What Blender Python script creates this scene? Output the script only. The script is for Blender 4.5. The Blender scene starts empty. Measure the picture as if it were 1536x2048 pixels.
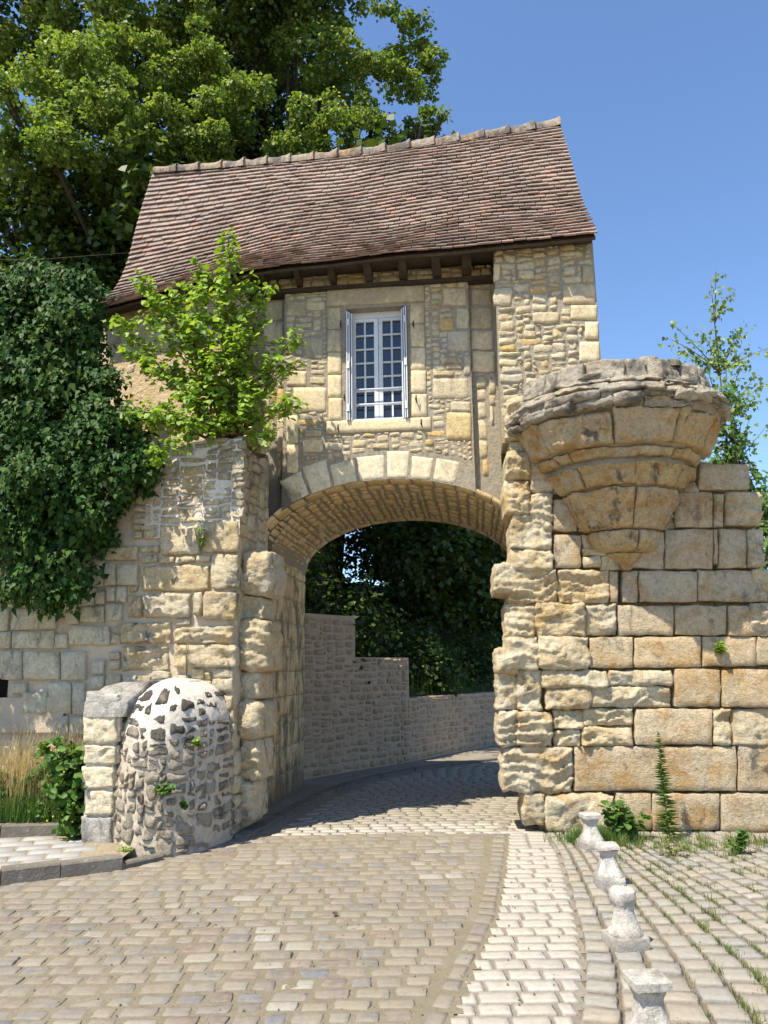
import bpy, math, random
import numpy as np
from mathutils import Vector, Matrix, noise
from math import sin, cos, pi, radians, sqrt, atan2
SC = bpy.context.scene
COL = SC.collection
RN = random.Random(7)
NR = np.random.default_rng(11)

# ------------------------------------------------------------------ camera, sky, sun, exposure
cam_d = bpy.data.cameras.new('camera')
cam = bpy.data.objects.new('camera', cam_d); COL.objects.link(cam)
cam_d.sensor_fit = 'VERTICAL'; cam_d.sensor_height = 36.0; cam_d.lens = 36.0 * 1540 / 2048
cam_d.clip_start = 0.05; cam_d.clip_end = 2000
cam.matrix_world = Matrix.Translation((0, 0, 1.6)) @ Matrix.Rotation(radians(90 + 11.6), 4, 'X') @ Matrix.Rotation(radians(-0.7), 4, 'Z')
SC.camera = cam
SUN_A, SUN_B = 0.42, 0.42            # metres the light moves along +X and +Y for each metre it falls
SUN_EL = math.atan(1 / math.hypot(SUN_A, SUN_B))
w = bpy.data.worlds.new('World'); SC.world = w; w.use_nodes = True
wn = w.node_tree
bgd = wn.nodes['Background']
sky = wn.nodes.new('ShaderNodeTexSky'); sky.sky_type = 'NISHITA'; sky.sun_disc = False
sky.sun_elevation = SUN_EL
sky.sun_rotation = atan2(-SUN_A, -SUN_B)   # azimuth from +Y towards +X, where the sun stands
sky.altitude = 100; sky.air_density = 1.0; sky.dust_density = 0.15; sky.ozone_density = 6.0
wn.links.new(sky.outputs[0], bgd.inputs[0]); bgd.inputs[1].default_value = 0.142
sl = bpy.data.lights.new('sun', 'SUN'); sl.energy = 5.0; sl.angle = radians(0.5); sl.color = (1.0, 0.92, 0.78)
so = bpy.data.objects.new('sun', sl); COL.objects.link(so)
so.rotation_euler = Vector((SUN_A, SUN_B, -1)).to_track_quat('-Z', 'Y').to_euler(); so.location = (-6, -6, 16)
SC.view_settings.view_transform = 'Standard'; SC.view_settings.look = 'None'
SC.view_settings.gamma = 1; SC.view_settings.use_curve_mapping = False
SC.view_settings.exposure = 0.80
SC.render.engine = 'CYCLES'
SC.cycles.max_bounces = 8; SC.cycles.diffuse_bounces = 4; SC.cycles.transparent_max_bounces = 8
SC.cycles.use_denoising = True

DATA = {
'surround': [(-0.68,5.693,-0.506,5.682,-0.505,5.976,-0.681,5.988),(-0.675,5.397,-0.503,5.386,-0.503,5.676,-0.675,5.688),(-0.664,5.109,-0.499,5.099,-0.499,5.381,-0.665,5.391),(-0.659,4.815,-0.496,4.806,-0.495,5.094,-0.659,5.103),(-0.651,4.524,-0.49,4.516,-0.49,4.801,-0.652,4.809),(0.343,5.702,0.518,5.691,0.524,5.968,0.348,5.98),(0.342,5.404,0.516,5.393,0.523,5.685,0.348,5.697),(0.341,5.11,0.517,5.1,0.523,5.383,0.347,5.394),(0.34,4.819,0.521,4.809,0.528,5.089,0.346,5.1),(0.341,4.523,0.526,4.513,0.532,4.799,0.347,4.809),(-0.681,5.998,0.529,5.981,0.529,6.193,-0.679,6.226),(-0.686,4.365,0.571,4.362,0.57,4.506,-0.681,4.521)],
'panel_big': [(-1.197,5.91,-0.941,5.893,-0.943,6.101,-1.2,6.12),(-1.175,4.988,-0.918,4.974,-0.919,5.172,-1.177,5.187),(-1.095,4.655,-0.677,4.633,-0.678,4.954,-1.099,4.978),(-0.97,4.148,-0.719,4.137,-0.72,4.303,-0.972,4.315),(-1.171,4.264,-1.016,4.256,-1.019,4.617,-1.176,4.625),(-1.16,3.902,-1.012,3.896,-1.016,4.247,-1.164,4.254),(-0.972,5.33,-0.724,5.315,-0.725,5.601,-0.975,5.617),(0.74,5.912,1.039,5.891,1.047,6.131,0.746,6.152),(0.898,5.597,1.058,5.587,1.068,5.87,0.907,5.881),(0.693,5.595,0.871,5.583,0.876,5.744,0.697,5.756),(0.787,5.31,1.048,5.294,1.057,5.571,0.795,5.588),(0.592,4.731,1.016,4.708,1.025,4.972,0.599,4.997),(0.795,4.569,1.04,4.556,1.044,4.676,0.798,4.69),(0.736,4.219,1.039,4.205,1.051,4.547,0.746,4.563),(0.966,5.015,1.053,5.01,1.061,5.247,0.974,5.252),(0.69,5.167,0.899,5.155,0.901,5.241,0.693,5.254),(0.752,5.095,0.96,5.083,0.962,5.148,0.754,5.16),(0.605,5.012,0.865,4.997,0.867,5.076,0.607,5.092),(-0.951,4.335,-0.735,4.325,-0.735,4.425,-0.952,4.436),(-0.888,4.997,-0.687,4.986,-0.687,5.086,-0.889,5.098),(-0.705,4.161,-0.485,4.151,-0.485,4.247,-0.705,4.257),(-0.135,4.147,0.073,4.137,0.074,4.215,-0.134,4.224),(-0.947,5.965,-0.696,5.947,-0.696,6.077,-0.949,6.095)],
'strip_r': [(1.08,5.928,1.34,5.91,1.349,6.139,1.088,6.158),(1.064,5.629,1.34,5.611,1.351,5.897,1.074,5.916),(1.064,5.357,1.341,5.34,1.351,5.594,1.073,5.612),(1.063,5.069,1.346,5.053,1.357,5.326,1.072,5.344)],
'strip_l': [(-1.499,5.922,-1.248,5.905,-1.252,6.194,-1.505,6.212),(-1.509,5.633,-1.244,5.616,-1.248,5.889,-1.515,5.906),(-1.487,5.308,-1.233,5.292,-1.237,5.6,-1.493,5.616),(-1.314,4.198,-1.199,4.193,-1.205,4.642,-1.321,4.648)],
'wing_big': [(2.114,5.656,2.487,5.63,2.504,5.881,2.129,5.909),(2.19,5.459,2.491,5.439,2.503,5.623,2.201,5.644),(2.331,5.213,2.491,5.203,2.506,5.42,2.345,5.431),(2.255,4.943,2.486,4.93,2.503,5.182,2.271,5.197),(2.347,5.905,2.483,5.895,2.497,6.11,2.361,6.12),(1.345,5.997,1.434,5.991,1.444,6.219,1.354,6.225),(1.621,5.992,1.829,5.977,1.835,6.099,1.627,6.115),(1.333,5.692,1.551,5.677,1.561,5.901,1.342,5.918),(1.36,4.754,1.631,4.739,1.636,4.846,1.365,4.862),(1.363,4.944,1.586,4.931,1.59,5.019,1.366,5.032),(1.657,5.274,1.798,5.265,1.803,5.36,1.661,5.369),(1.761,5.446,2.074,5.425,2.082,5.565,1.768,5.587)],
'tower_ash': [(-0.531,0.39,1.06,0.388,1.103,0.812,-0.505,0.82),(1.067,0.388,1.544,0.387,1.594,0.827,1.112,0.83),(-0.147,0.022,0.206,0.023,0.233,0.368,-0.123,0.368),(0.209,0.016,0.858,0.017,0.891,0.367,0.237,0.368),(0.867,0.007,1.501,0.008,1.542,0.366,0.902,0.367),(0.111,0.831,0.867,0.827,0.9,1.177,0.138,1.184),(0.523,1.195,0.982,1.191,1.019,1.57,0.556,1.575),(0.997,1.191,1.562,1.186,1.604,1.563,1.034,1.569),(0.15,1.591,0.826,1.583,0.856,1.897,0.174,1.907),(0.839,1.602,1.367,1.595,1.399,1.889,0.867,1.897),(1.377,1.599,1.682,1.595,1.714,1.884,1.408,1.889),(0.015,1.921,0.577,1.913,0.604,2.221,0.037,2.231),(0.593,1.917,1.112,1.909,1.142,2.212,0.619,2.221),(1.131,1.905,1.504,1.899,1.537,2.205,1.161,2.211),(-0.302,1.589,0.142,1.584,0.166,1.904,-0.281,1.91),(0.251,2.264,0.841,2.254,0.871,2.578,0.276,2.591),(0.851,2.257,1.553,2.245,1.588,2.571,0.881,2.586),(0.085,2.263,0.235,2.261,0.261,2.591,0.11,2.594),(0.549,2.613,1.036,2.602,1.075,3.017,0.583,3.029),(1.101,2.605,1.379,2.599,1.421,3.008,1.141,3.015),(0.69,3.046,1.077,3.037,1.113,3.419,0.723,3.43),(-0.607,2.638,-0.317,2.631,-0.295,2.99,-0.587,2.997),(0.076,2.619,0.537,2.609,0.57,3.009,0.105,3.021),(-0.589,3.042,-0.331,3.036,-0.31,3.385,-0.569,3.392),(0.971,3.447,1.504,3.432,1.534,3.72,0.998,3.737),(1.05,2.638,1.096,2.637,1.132,3.011,1.086,3.012),(1.089,3.036,1.185,3.034,1.22,3.395,1.123,3.398),(-0.049,2.266,0.037,2.264,0.061,2.595,-0.026,2.597)],
'tower_ero': [(-1.046,4.072,-0.702,4.061,-0.678,4.523,-1.026,4.537),(-1.065,3.618,-0.806,3.61,-0.791,3.921,-1.052,3.929),(-0.813,3.471,-0.572,3.464,-0.547,3.913,-0.791,3.921),(-1.093,3.229,-0.836,3.222,-0.818,3.6,-1.077,3.607),(-0.844,3.058,-0.6,3.052,-0.578,3.447,-0.825,3.454),(-1.056,2.856,-0.622,2.846,-0.602,3.205,-1.04,3.216),(-1.056,2.629,-0.624,2.62,-0.612,2.835,-1.046,2.845),(-1.118,2.28,-0.602,2.27,-0.582,2.619,-1.103,2.63),(-1.246,2.367,-1.004,2.362,-0.989,2.692,-1.233,2.698),(-0.586,2.27,-0.054,2.26,-0.029,2.608,-0.566,2.619),(-1.144,1.925,-0.849,1.92,-0.831,2.264,-1.129,2.269),(-0.843,1.93,-0.323,1.923,-0.302,2.254,-0.826,2.264),(-0.312,1.933,-0.005,1.928,0.018,2.249,-0.291,2.254),(-1.153,1.596,-0.834,1.592,-0.818,1.915,-1.139,1.919),(-0.829,1.592,-0.314,1.586,-0.293,1.912,-0.812,1.92),(-1.248,1.561,-1.031,1.559,-1.02,1.799,-1.238,1.802),(-1.258,1.183,-1.059,1.181,-1.042,1.559,-1.243,1.561),(-1.059,1.181,-0.825,1.179,-0.805,1.571,-1.041,1.574),(-0.813,1.409,-0.133,1.402,-0.122,1.568,-0.804,1.576),(-0.123,1.412,0.519,1.406,0.532,1.56,-0.112,1.568),(-0.763,1.199,-0.319,1.195,-0.306,1.394,-0.752,1.399),(-0.308,1.205,0.492,1.198,0.508,1.396,-0.295,1.404),(-1.263,0.826,-1.065,0.825,-1.049,1.171,-1.248,1.173),(-1.076,0.825,-0.733,0.824,-0.715,1.158,-1.06,1.161),(-0.704,0.99,-0.392,0.988,-0.38,1.176,-0.693,1.178),(-0.703,0.823,-0.443,0.822,-0.433,0.978,-0.694,0.98),(-0.39,1.018,0.099,1.014,0.112,1.181,-0.38,1.185),(-0.423,0.822,0.084,0.819,0.098,1.004,-0.411,1.008),(-1.246,0.389,-0.549,0.389,-0.523,0.813,-1.228,0.816),(-1.051,0.066,-0.844,0.067,-0.827,0.379,-1.036,0.38),(-0.837,0.01,-0.161,0.012,-0.137,0.35,-0.819,0.351),(1.219,3.06,1.577,3.051,1.615,3.407,1.254,3.417),(1.397,2.604,1.559,2.6,1.603,3.007,1.44,3.011),(1.412,2.265,1.682,2.26,1.717,2.571,1.445,2.576),(0.876,0.825,1.047,0.824,1.082,1.178,0.91,1.179),(1.057,0.824,1.714,0.82,1.755,1.167,1.092,1.173),(0.033,-0.118,0.37,-0.117,0.379,-0.015,0.041,-0.016),(0.38,-0.117,0.715,-0.116,0.726,0.004,0.39,0.003),(0.723,-0.134,1.603,-0.131,1.618,-0.003,0.735,-0.005),(1.345,1.908,1.84,1.9,1.878,2.225,1.379,2.234)],
'tower_left': [(-0.983,0.043),(-1.018,0.351),(-1.204,0.423),(-1.207,0.836),(-1.222,1.183),(-1.205,1.586),(-1.112,1.841),(-1.101,2.311),(-1.098,2.63),(-1.02,2.953),(-1.064,3.394),(-1.04,3.958),(-1.026,4.537)],
'tower_right': [(2.073,-0.111),(2.214,1.744),(1.694,2.363),(1.564,2.785),(1.575,3.375),(1.512,3.707),(1.229,3.799)],
'corbel': [(2.594,0.02),(2.69,0.1),(2.772,0.2),(2.802,0.29),(2.888,0.34),(2.994,0.36),(3.003,0.4),(3.166,0.48),(3.35,0.6),(3.387,0.62),(3.403,0.64),(3.556,0.72),(3.604,0.8),(3.66,0.78),(3.753,0.86),(3.773,0.9),(3.925,0.98),(4.08,1.06),(4.097,1.12),(4.227,1.16),(4.332,1.12),(4.409,1.0),(4.521,0.98),(4.634,0.96)],
'corbel_s': 0.137,
'pier_big': [(-0.921,2.832,-0.459,2.815,-0.472,3.143,-0.937,3.164),(-0.436,2.84,-0.025,2.825,-0.035,3.177,-0.449,3.196),(-0.333,2.45,-0.015,2.441,-0.025,2.816,-0.346,2.828),(-1.129,2.456,-0.347,2.433,-0.357,2.71,-1.145,2.738),(-1.554,2.792,-1.166,2.778,-1.176,2.948,-1.565,2.964),(-1.255,2.175,-1.085,2.171,-1.098,2.416,-1.27,2.421),(-1.076,2.171,-0.544,2.158,-0.555,2.418,-1.09,2.434),(-0.517,2.175,-0.407,2.172,-0.417,2.432,-0.528,2.435),(-0.395,2.134,-0.031,2.126,-0.04,2.421,-0.406,2.431),(-1.305,1.901,-0.744,1.891,-0.755,2.122,-1.319,2.134),(-0.717,1.891,-0.046,1.879,-0.051,2.065,-0.725,2.08),(-0.706,1.65,-0.022,1.642,-0.028,1.876,-0.717,1.888),(-1.288,1.623,-0.768,1.617,-0.781,1.875,-1.304,1.884)],
'pier_left': [(-1.974,2.124,-1.818,2.121,-1.83,2.28,-1.986,2.284),(-1.807,2.135,-1.518,2.128,-1.53,2.315,-1.821,2.323),(-1.511,2.146,-1.31,2.141,-1.322,2.334,-1.524,2.34),(-1.647,2.329,-1.531,2.326,-1.54,2.468,-1.657,2.472),(-1.515,2.347,-1.409,2.344,-1.42,2.518,-1.526,2.521),(-1.399,2.344,-1.271,2.34,-1.281,2.514,-1.41,2.518),(-1.917,1.895,-1.437,1.886,-1.451,2.102,-1.934,2.113),(-1.551,2.522,-1.41,2.518,-1.426,2.766,-1.568,2.771),(-1.401,2.521,-1.151,2.514,-1.165,2.757,-1.416,2.766),(-2.693,1.536,-2.43,1.534,-2.46,1.859,-2.725,1.863),(-2.421,1.538,-1.991,1.534,-2.015,1.843,-2.449,1.85),(-1.981,1.534,-1.692,1.531,-1.714,1.838,-2.005,1.843),(-2.555,1.389,-2.363,1.388,-2.375,1.518,-2.567,1.52),(-2.401,1.188,-2.102,1.187,-2.122,1.418,-2.422,1.421),(-2.102,1.183,-1.829,1.183,-1.854,1.52,-2.13,1.522),(-1.823,1.174,-1.667,1.174,-1.691,1.518,-1.85,1.519),(-1.992,0.951,-1.84,0.951,-1.856,1.166,-2.009,1.166),(-1.835,0.951,-1.651,0.952,-1.666,1.165,-1.851,1.166)],
'pier_tooth': [(-0.066,2.414,0.273,2.404,0.265,2.865,-0.079,2.878),(-0.093,2.15,0.168,2.143,0.163,2.386,-0.099,2.394),(-0.122,1.609,0.25,1.605,0.24,2.131,-0.137,2.14),(-0.278,1.314,0.158,1.312,0.152,1.591,-0.288,1.596),(-0.124,0.923,0.188,0.924,0.18,1.302,-0.135,1.304),(-0.113,0.521,0.164,0.524,0.156,0.914,-0.124,0.913),(-0.091,0.136,0.11,0.14,0.101,0.513,-0.102,0.511)],
'pier_edge': [(0.036,-0.097),(-0.048,1.569),(-0.03,2.486),(0.012,3.391),(0.016,4.1)],
'pier_top': [(0.033,4.122),(-0.341,4.181),(-0.86,4.055),(-1.145,3.873),(-1.418,3.463),(-1.634,3.138),(-2.218,2.94),(-4.104,2.955)],
'quoin': [(-0.259,0.956,0.075,0.957,0.056,1.265,-0.281,1.267),(-0.236,0.767,0.077,0.769,0.066,0.943,-0.248,0.943),(-0.241,0.554,0.07,0.556,0.058,0.751,-0.255,0.749),(-0.2,0.325,0.085,0.329,0.072,0.539,-0.215,0.536),(-0.21,-0.016,0.091,-0.011,0.071,0.311,-0.233,0.307)],
'quoin_cap': [(-0.256,1.272,0.076,1.27,0.37,1.553,-0.255,1.541)],
'path_l': [(0.268,3.948),(0.468,4.681),(0.703,5.468),(0.964,6.8),(1.194,8.113),(1.566,9.627)],
'path_r': [(0.845,3.933),(1.058,4.661),(1.169,5.196),(1.322,6.121),(1.498,7.324),(1.556,8.091)],
'border_r': [(0.968,3.929),(1.167,4.658),(1.376,5.591),(1.497,6.568),(1.609,7.578)],
'gut_l': [(0.144,3.952),(0.348,4.67),(0.563,5.474),(0.83,6.806),(1.004,7.915),(1.406,9.741)],
'pas_l': [(-1.397,7.743),(-1.324,8.309),(-1.148,9.11),(-0.87,10.467),(-0.528,11.444),(-0.11,12.286),(0.451,13.066),(1.068,13.671),(2.132,14.531),(4.215,15.879)],
'ret': [(-1.291,11.959),(-0.593,12.854),(0.328,13.959),(1.201,15.305),(2.421,17.146),(3.839,18.815)],
'ret_s1': 2.482,
'ret_s2': 1.813,
'ret_s3': 1.102,
'bal': [(1.836,7.306),(1.653,6.093),(1.381,4.803),(1.103,3.642)],
'kerb': [(-3.339,6.178),(-3.005,6.407),(-2.624,6.608),(-2.207,6.855),(-1.956,7.296)],
'gkerb': [(-4.194,7.686),(-3.68,7.783),(-3.036,7.833)],
'lime_a': [(0.345,13.5,14.352,0.63),(0.935,13.5,13.221,0.5),(1.08,13.3,12.252,0.28),(0.126,13.5,13.174,0.6),(-0.335,13.5,12.204,0.58),(0.818,14.0,12.463,0.35),(-1.091,13.0,11.877,0.65),(-1.038,13.5,13.895,0.77),(-0.704,14.0,15.403,0.5),(-1.67,14.0,15.607,0.6),(-2.623,14.0,14.992,0.7),(-2.543,13.0,12.282,0.74),(-1.902,13.0,11.453,0.51),(-1.368,13.4,11.637,0.48),(0.113,14.0,12.181,0.5),(-0.733,14.5,13.919,0.62),(-2.564,15.0,15.019,0.48),(0.771,14.0,14.202,0.4)],
'lime_b': [(-3.19,12.8,11.319,0.5),(-3.479,13.0,12.796,0.79),(-3.866,13.5,14.533,0.92),(-4.619,13.0,13.207,0.88),(-5.216,13.5,14.793,0.82),(-5.356,12.5,12.34,0.85),(-6.035,12.5,12.674,0.67),(-6.24,12.0,11.617,0.73),(-5.482,12.0,10.997,0.81),(-4.831,12.3,10.964,0.75),(-6.443,12.4,10.754,0.66),(-4.084,12.9,11.731,0.6),(-6.899,14.0,15.178,0.6),(-7.818,14.0,14.693,0.45),(-4.535,13.5,11.42,0.58),(-5.978,12.8,10.829,0.64),(-5.357,13.4,10.921,0.57)],
'lime_c': [(-7.258,13.9,11.067,1.09),(-6.318,13.9,10.607,1.09),(-5.519,14.2,10.563,1.01),(-6.958,13.9,9.846,1.09),(-5.979,14.0,9.456,1.1),(-5.169,14.2,9.776,0.91),(-7.281,13.9,8.989,0.99),(-6.277,13.9,8.658,0.99),(-5.488,13.9,8.542,0.89),(-5.677,16.0,12.331,1.03),(-5.375,16.0,13.239,1.03),(-5.006,13.9,8.641,0.79),(-8.852,15.0,11.108,1.29),(-2.524,17.0,16.951,0.85),(-4.256,17.0,15.078,1.46),(-2.99,17.0,14.633,1.34)],
'ivy': [(-4.257,8.6,6.103,0.39),(-3.762,8.6,5.965,0.39),(-4.357,8.4,5.556,0.49),(-3.815,8.4,5.361,0.49),(-3.568,8.6,5.768,0.28),(-3.975,8.2,4.853,0.48),(-3.505,8.3,4.826,0.43),(-3.209,8.3,4.642,0.32),(-4.05,8.1,4.291,0.47),(-3.605,8.1,4.228,0.47),(-3.157,8.1,4.108,0.37),(-2.838,8.1,4.275,0.26),(-2.655,8.1,3.931,0.26),(-3.899,8.0,3.696,0.47),(-3.412,8.0,3.635,0.47),(-2.983,8.0,3.629,0.31),(-2.715,8.0,3.626,0.21),(-3.829,7.95,3.14,0.41),(-3.404,7.95,3.081,0.41),(-3.096,7.95,3.185,0.31),(-3.69,7.95,2.715,0.31),(-3.322,7.95,2.658,0.31),(-3.856,7.9,2.503,0.23),(-3.408,7.95,2.425,0.18),(-4.63,8.2,4.624,0.64),(-4.409,8.0,3.428,0.62),(-4.908,8.5,5.866,0.61),(-5.073,8.2,4.047,0.75)],
'shrub': [(-1.724,8.0,6.441),(-2.755,7.9,5.994),(-2.058,8.0,6.195),(-2.359,7.9,5.897),(-2.946,7.9,5.424),(-2.559,7.9,5.419),(-2.09,7.8,5.365),(-1.737,7.9,5.647),(-1.483,8.0,5.94),(-1.313,8.0,5.876),(-2.816,7.9,5.069),(-2.342,7.8,4.904),(-1.86,7.8,5.013),(-1.561,7.9,5.287),(-0.968,8.0,5.326),(-1.019,8.0,4.971),(-2.164,7.8,4.504),(-2.717,7.9,4.265),(-2.42,7.8,4.283),(-1.79,7.8,4.499),(-1.435,7.9,4.589),(-0.903,8.0,4.446),(-1.237,8.0,4.798),(-1.263,7.9,4.078),(-2.574,7.9,5.719),(-1.607,7.9,4.936),(-2.077,7.9,5.833),(-1.802,7.9,5.951),(-2.828,7.9,4.323),(-1.834,7.8,4.22),(-2.099,7.8,4.224),(-1.57,7.8,4.272)],
'shrub_base': (-1.801,8.15,4.221),
'sap': [(4.184,9.0,6.474),(4.106,9.0,5.994),(3.505,9.0,5.598),(3.585,9.0,5.798),(3.78,9.0,5.527),(3.986,9.0,5.725),(4.34,9.0,6.127),(4.23,9.0,5.655),(4.486,9.0,5.719),(4.626,9.0,5.852),(4.621,9.0,5.516),(4.507,9.0,5.319),(4.19,9.0,5.257),(3.948,9.0,5.326),(4.294,9.0,5.059),(4.609,9.0,5.12),(4.756,9.0,5.053),(4.39,9.0,4.797),(4.635,9.0,4.794),(4.492,9.0,4.603),(4.661,9.0,4.473),(4.193,9.0,4.671),(4.894,9.0,5.446),(4.343,9.0,4.35)],
'sap_base': (4.126,9.1,4.192),
'rivy': [(4.105,8.9,4.829,0.14),(4.127,8.9,4.447,0.16),(4.232,9.0,4.162,0.18),(4.344,9.0,3.786,0.2),(4.52,9.0,3.476,0.23),(4.532,9.0,3.053,0.23),(4.573,9.0,2.637,0.23),(4.095,9.0,4.007,0.13),(4.7,9.0,3.231,0.29)],
'weed': (2.641,7.563,0.0),
}
# ------------------------------------------------------------------ objects and tags
def tag(o, label=None, cat=None, group=None, kind=None):
    if label: o['label'] = label
    if cat: o['category'] = cat
    if group: o['group'] = group
    if kind: o['kind'] = kind
    return o
def empty(name, loc, label, cat, group=None):
    o = bpy.data.objects.new(name, None); COL.objects.link(o); o.location = loc
    o.empty_display_size = 0.2
    return tag(o, label, cat, group)
def link(name, me, mat, parent=None):
    """vertices are in world metres; a child of an Empty gets the Empty's offset taken off, a child of a part none"""
    o = bpy.data.objects.new(name, me); COL.objects.link(o)
    if mat and not me.materials: me.materials.append(mat)
    if parent is not None:
        o.parent = parent
        if parent.type == 'EMPTY': o.location = -Vector(parent.location)
    return o
def mesh(name, verts, faces, smooth=False):
    me = bpy.data.meshes.new(name)
    me.from_pydata([tuple(map(float, v)) for v in verts], [], faces)
    if smooth: me.shade_smooth()
    me.update()
    return me
def obj(name, verts, faces, mat, parent=None, smooth=False):
    return link(name, mesh(name, verts, faces, smooth), mat, parent)
BOXF = [(0, 3, 2, 1), (4, 5, 6, 7), (0, 1, 5, 4), (1, 2, 6, 5), (2, 3, 7, 6), (3, 0, 4, 7)]
class MB:
    def __init__(s): s.v = []; s.f = []; s.r = []
    def add(s, v, f, rnd=None):
        n = len(s.v); s.v += [tuple(p) for p in v]; s.f += [tuple(i + n for i in q) for q in f]
        s.r += [rnd if rnd is not None else 0.0] * len(v)
    def hexa(s, p, rnd=None): s.add(p, BOXF, rnd)          # 8 points, bottom ring then top ring
    def box(s, c, d, rot=0.0, mp=None, rnd=None):
        p = []
        for z in (-.5, .5):
            for x, y in ((-.5, -.5), (.5, -.5), (.5, .5), (-.5, .5)):
                X, Y = x * d[0], y * d[1]
                q = (c[0] + X * cos(rot) - Y * sin(rot), c[1] + X * sin(rot) + Y * cos(rot), c[2] + z * d[2])
                p.append(mp(*q) if mp else q)
        s.hexa(p, rnd)
    def tube(s, pts, rad, n=7, rnd=None):
        pts = [Vector(p) for p in pts]; base = len(s.v); m = len(pts)
        if not hasattr(rad, '__len__'): rad = [rad] * m
        for i, p in enumerate(pts):
            t = (pts[min(i + 1, m - 1)] - pts[max(i - 1, 0)]).normalized()
            a = t.orthogonal().normalized() if i == 0 else (a - t * a.dot(t)).normalized()
            b = t.cross(a)
            for k in range(n):
                q = 2 * pi * k / n
                s.v.append(tuple(p + (a * cos(q) + b * sin(q)) * rad[i])); s.r.append(rnd or 0.0)
        for i in range(m - 1):
            for k in range(n):
                k2 = (k + 1) % n
                s.f.append((base + i * n + k, base + i * n + k2, base + (i + 1) * n + k2, base + (i + 1) * n + k))
        s.f.append(tuple(base + (m - 1) * n + k for k in range(n)))
        s.f.append(tuple(base + n - 1 - k for k in range(n)))
    def build(s, name, mat, parent=None, smooth=False, rnd=False):
        me = mesh(name, s.v, s.f, smooth)
        if rnd:
            at = me.attributes.new('rnd', 'FLOAT', 'POINT'); at.data.foreach_set('value', np.array(s.r, dtype=np.float32))
        return link(name, me, mat, parent)

# ------------------------------------------------------------------ materials
class NT:
    def __init__(s, name):
        s.m = bpy.data.materials.new(name); s.m.use_nodes = True; s.t = s.m.node_tree
        s.b = s.t.nodes['Principled BSDF']; s.out = s.t.nodes['Material Output']
    def n(s, t, **k):
        x = s.t.nodes.new(t)
        for a, b in k.items(): setattr(x, a, b)
        return x
    def l(s, a, b): s.t.links.new(a, b)
    def pos(s, scale=(1, 1, 1)):
        g = s.n('ShaderNodeNewGeometry'); m = s.n('ShaderNodeMapping'); m.inputs['Scale'].default_value = scale
        s.l(g.outputs['Position'], m.inputs['Vector']); return m.outputs[0]
    def noise(s, v, scale, detail=4, rough=.55, dist=0.0):
        x = s.n('ShaderNodeTexNoise'); x.inputs['Scale'].default_value = scale; x.inputs['Detail'].default_value = detail
        x.inputs['Roughness'].default_value = rough; x.inputs['Distortion'].default_value = dist
        s.l(v, x.inputs['Vector']); return x.outputs['Fac']
    def vor(s, v, scale, feat='F1'):
        x = s.n('ShaderNodeTexVoronoi', feature=feat); x.inputs['Scale'].default_value = scale
        s.l(v, x.inputs['Vector']); return x.outputs['Distance']
    def ramp(s, f, stops, interp='LINEAR'):
        x = s.n('ShaderNodeValToRGB'); x.color_ramp.interpolation = interp
        e = x.color_ramp.elements
        while len(e) < len(stops): e.new(.5)
        for q, (p, c) in zip(e, stops):
            q.position = p; q.color = (c, c, c, 1) if not hasattr(c, '__len__') else (*c, 1)
        s.l(f, x.inputs[0]); return x.outputs[0]
    def mix(s, f, a, b, mode='MIX'):
        x = s.n('ShaderNodeMix', data_type='RGBA', blend_type=mode)
        for i, q in ((0, f), (6, a), (7, b)):
            if hasattr(q, 'is_output'): s.l(q, x.inputs[i])
            else: x.inputs[i].default_value = q if i == 0 else (*q, 1)
        return x.outputs[2]
    def math(s, op, a, b=None, c=None):
        x = s.n('ShaderNodeMath', operation=op)
        for i, q in enumerate((a, b, c)):
            if q is None: continue
            if hasattr(q, 'is_output'): s.l(q, x.inputs[i])
            else: x.inputs[i].default_value = q
        return x.outputs[0]
    def bump(s, h, strength, dist, prev=None):
        x = s.n('ShaderNodeBump'); x.inputs['Strength'].default_value = strength; x.inputs['Distance'].default_value = dist
        s.l(h, x.inputs['Height'])
        if prev: s.l(prev, x.inputs['Normal'])
        return x.outputs[0]
    def rnd(s):
        a = s.n('ShaderNodeAttribute', attribute_name='rnd'); o = s.n('ShaderNodeObjectInfo')
        return s.math('FRACT', s.math('ADD', a.outputs['Fac'], o.outputs['Random']))
    def near(s, c, r0, r1):
        """1 inside radius r0 round point c, 0 beyond r1"""
        g = s.n('ShaderNodeNewGeometry'); d = s.n('ShaderNodeVectorMath', operation='DISTANCE')
        s.l(g.outputs['Position'], d.inputs[0]); d.inputs[1].default_value = c
        x = s.n('ShaderNodeMapRange'); x.inputs[1].default_value = r0; x.inputs[2].default_value = r1
        x.inputs[3].default_value = 1; x.inputs[4].default_value = 0
        s.l(d.outputs['Value'], x.inputs[0]); return x.outputs[0]
    def zr(s, z0, z1):
        g = s.n('ShaderNodeNewGeometry'); q = s.n('ShaderNodeSeparateXYZ'); s.l(g.outputs['Position'], q.inputs[0])
        x = s.n('ShaderNodeMapRange'); x.inputs[1].default_value = z0; x.inputs[2].default_value = z1
        s.l(q.outputs['Z'], x.inputs[0]); return x.outputs[0]
    def done(s, col, normal=None, rough=.9, spec=.2):
        if hasattr(col, 'is_output'): s.l(col, s.b.inputs['Base Color'])
        else: s.b.inputs['Base Color'].default_value = (*col, 1)
        s.b.inputs['Roughness'].default_value = rough; s.b.inputs['Specular IOR Level'].default_value = spec
        if normal: s.l(normal, s.b.inputs['Normal'])
        return s.m

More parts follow.
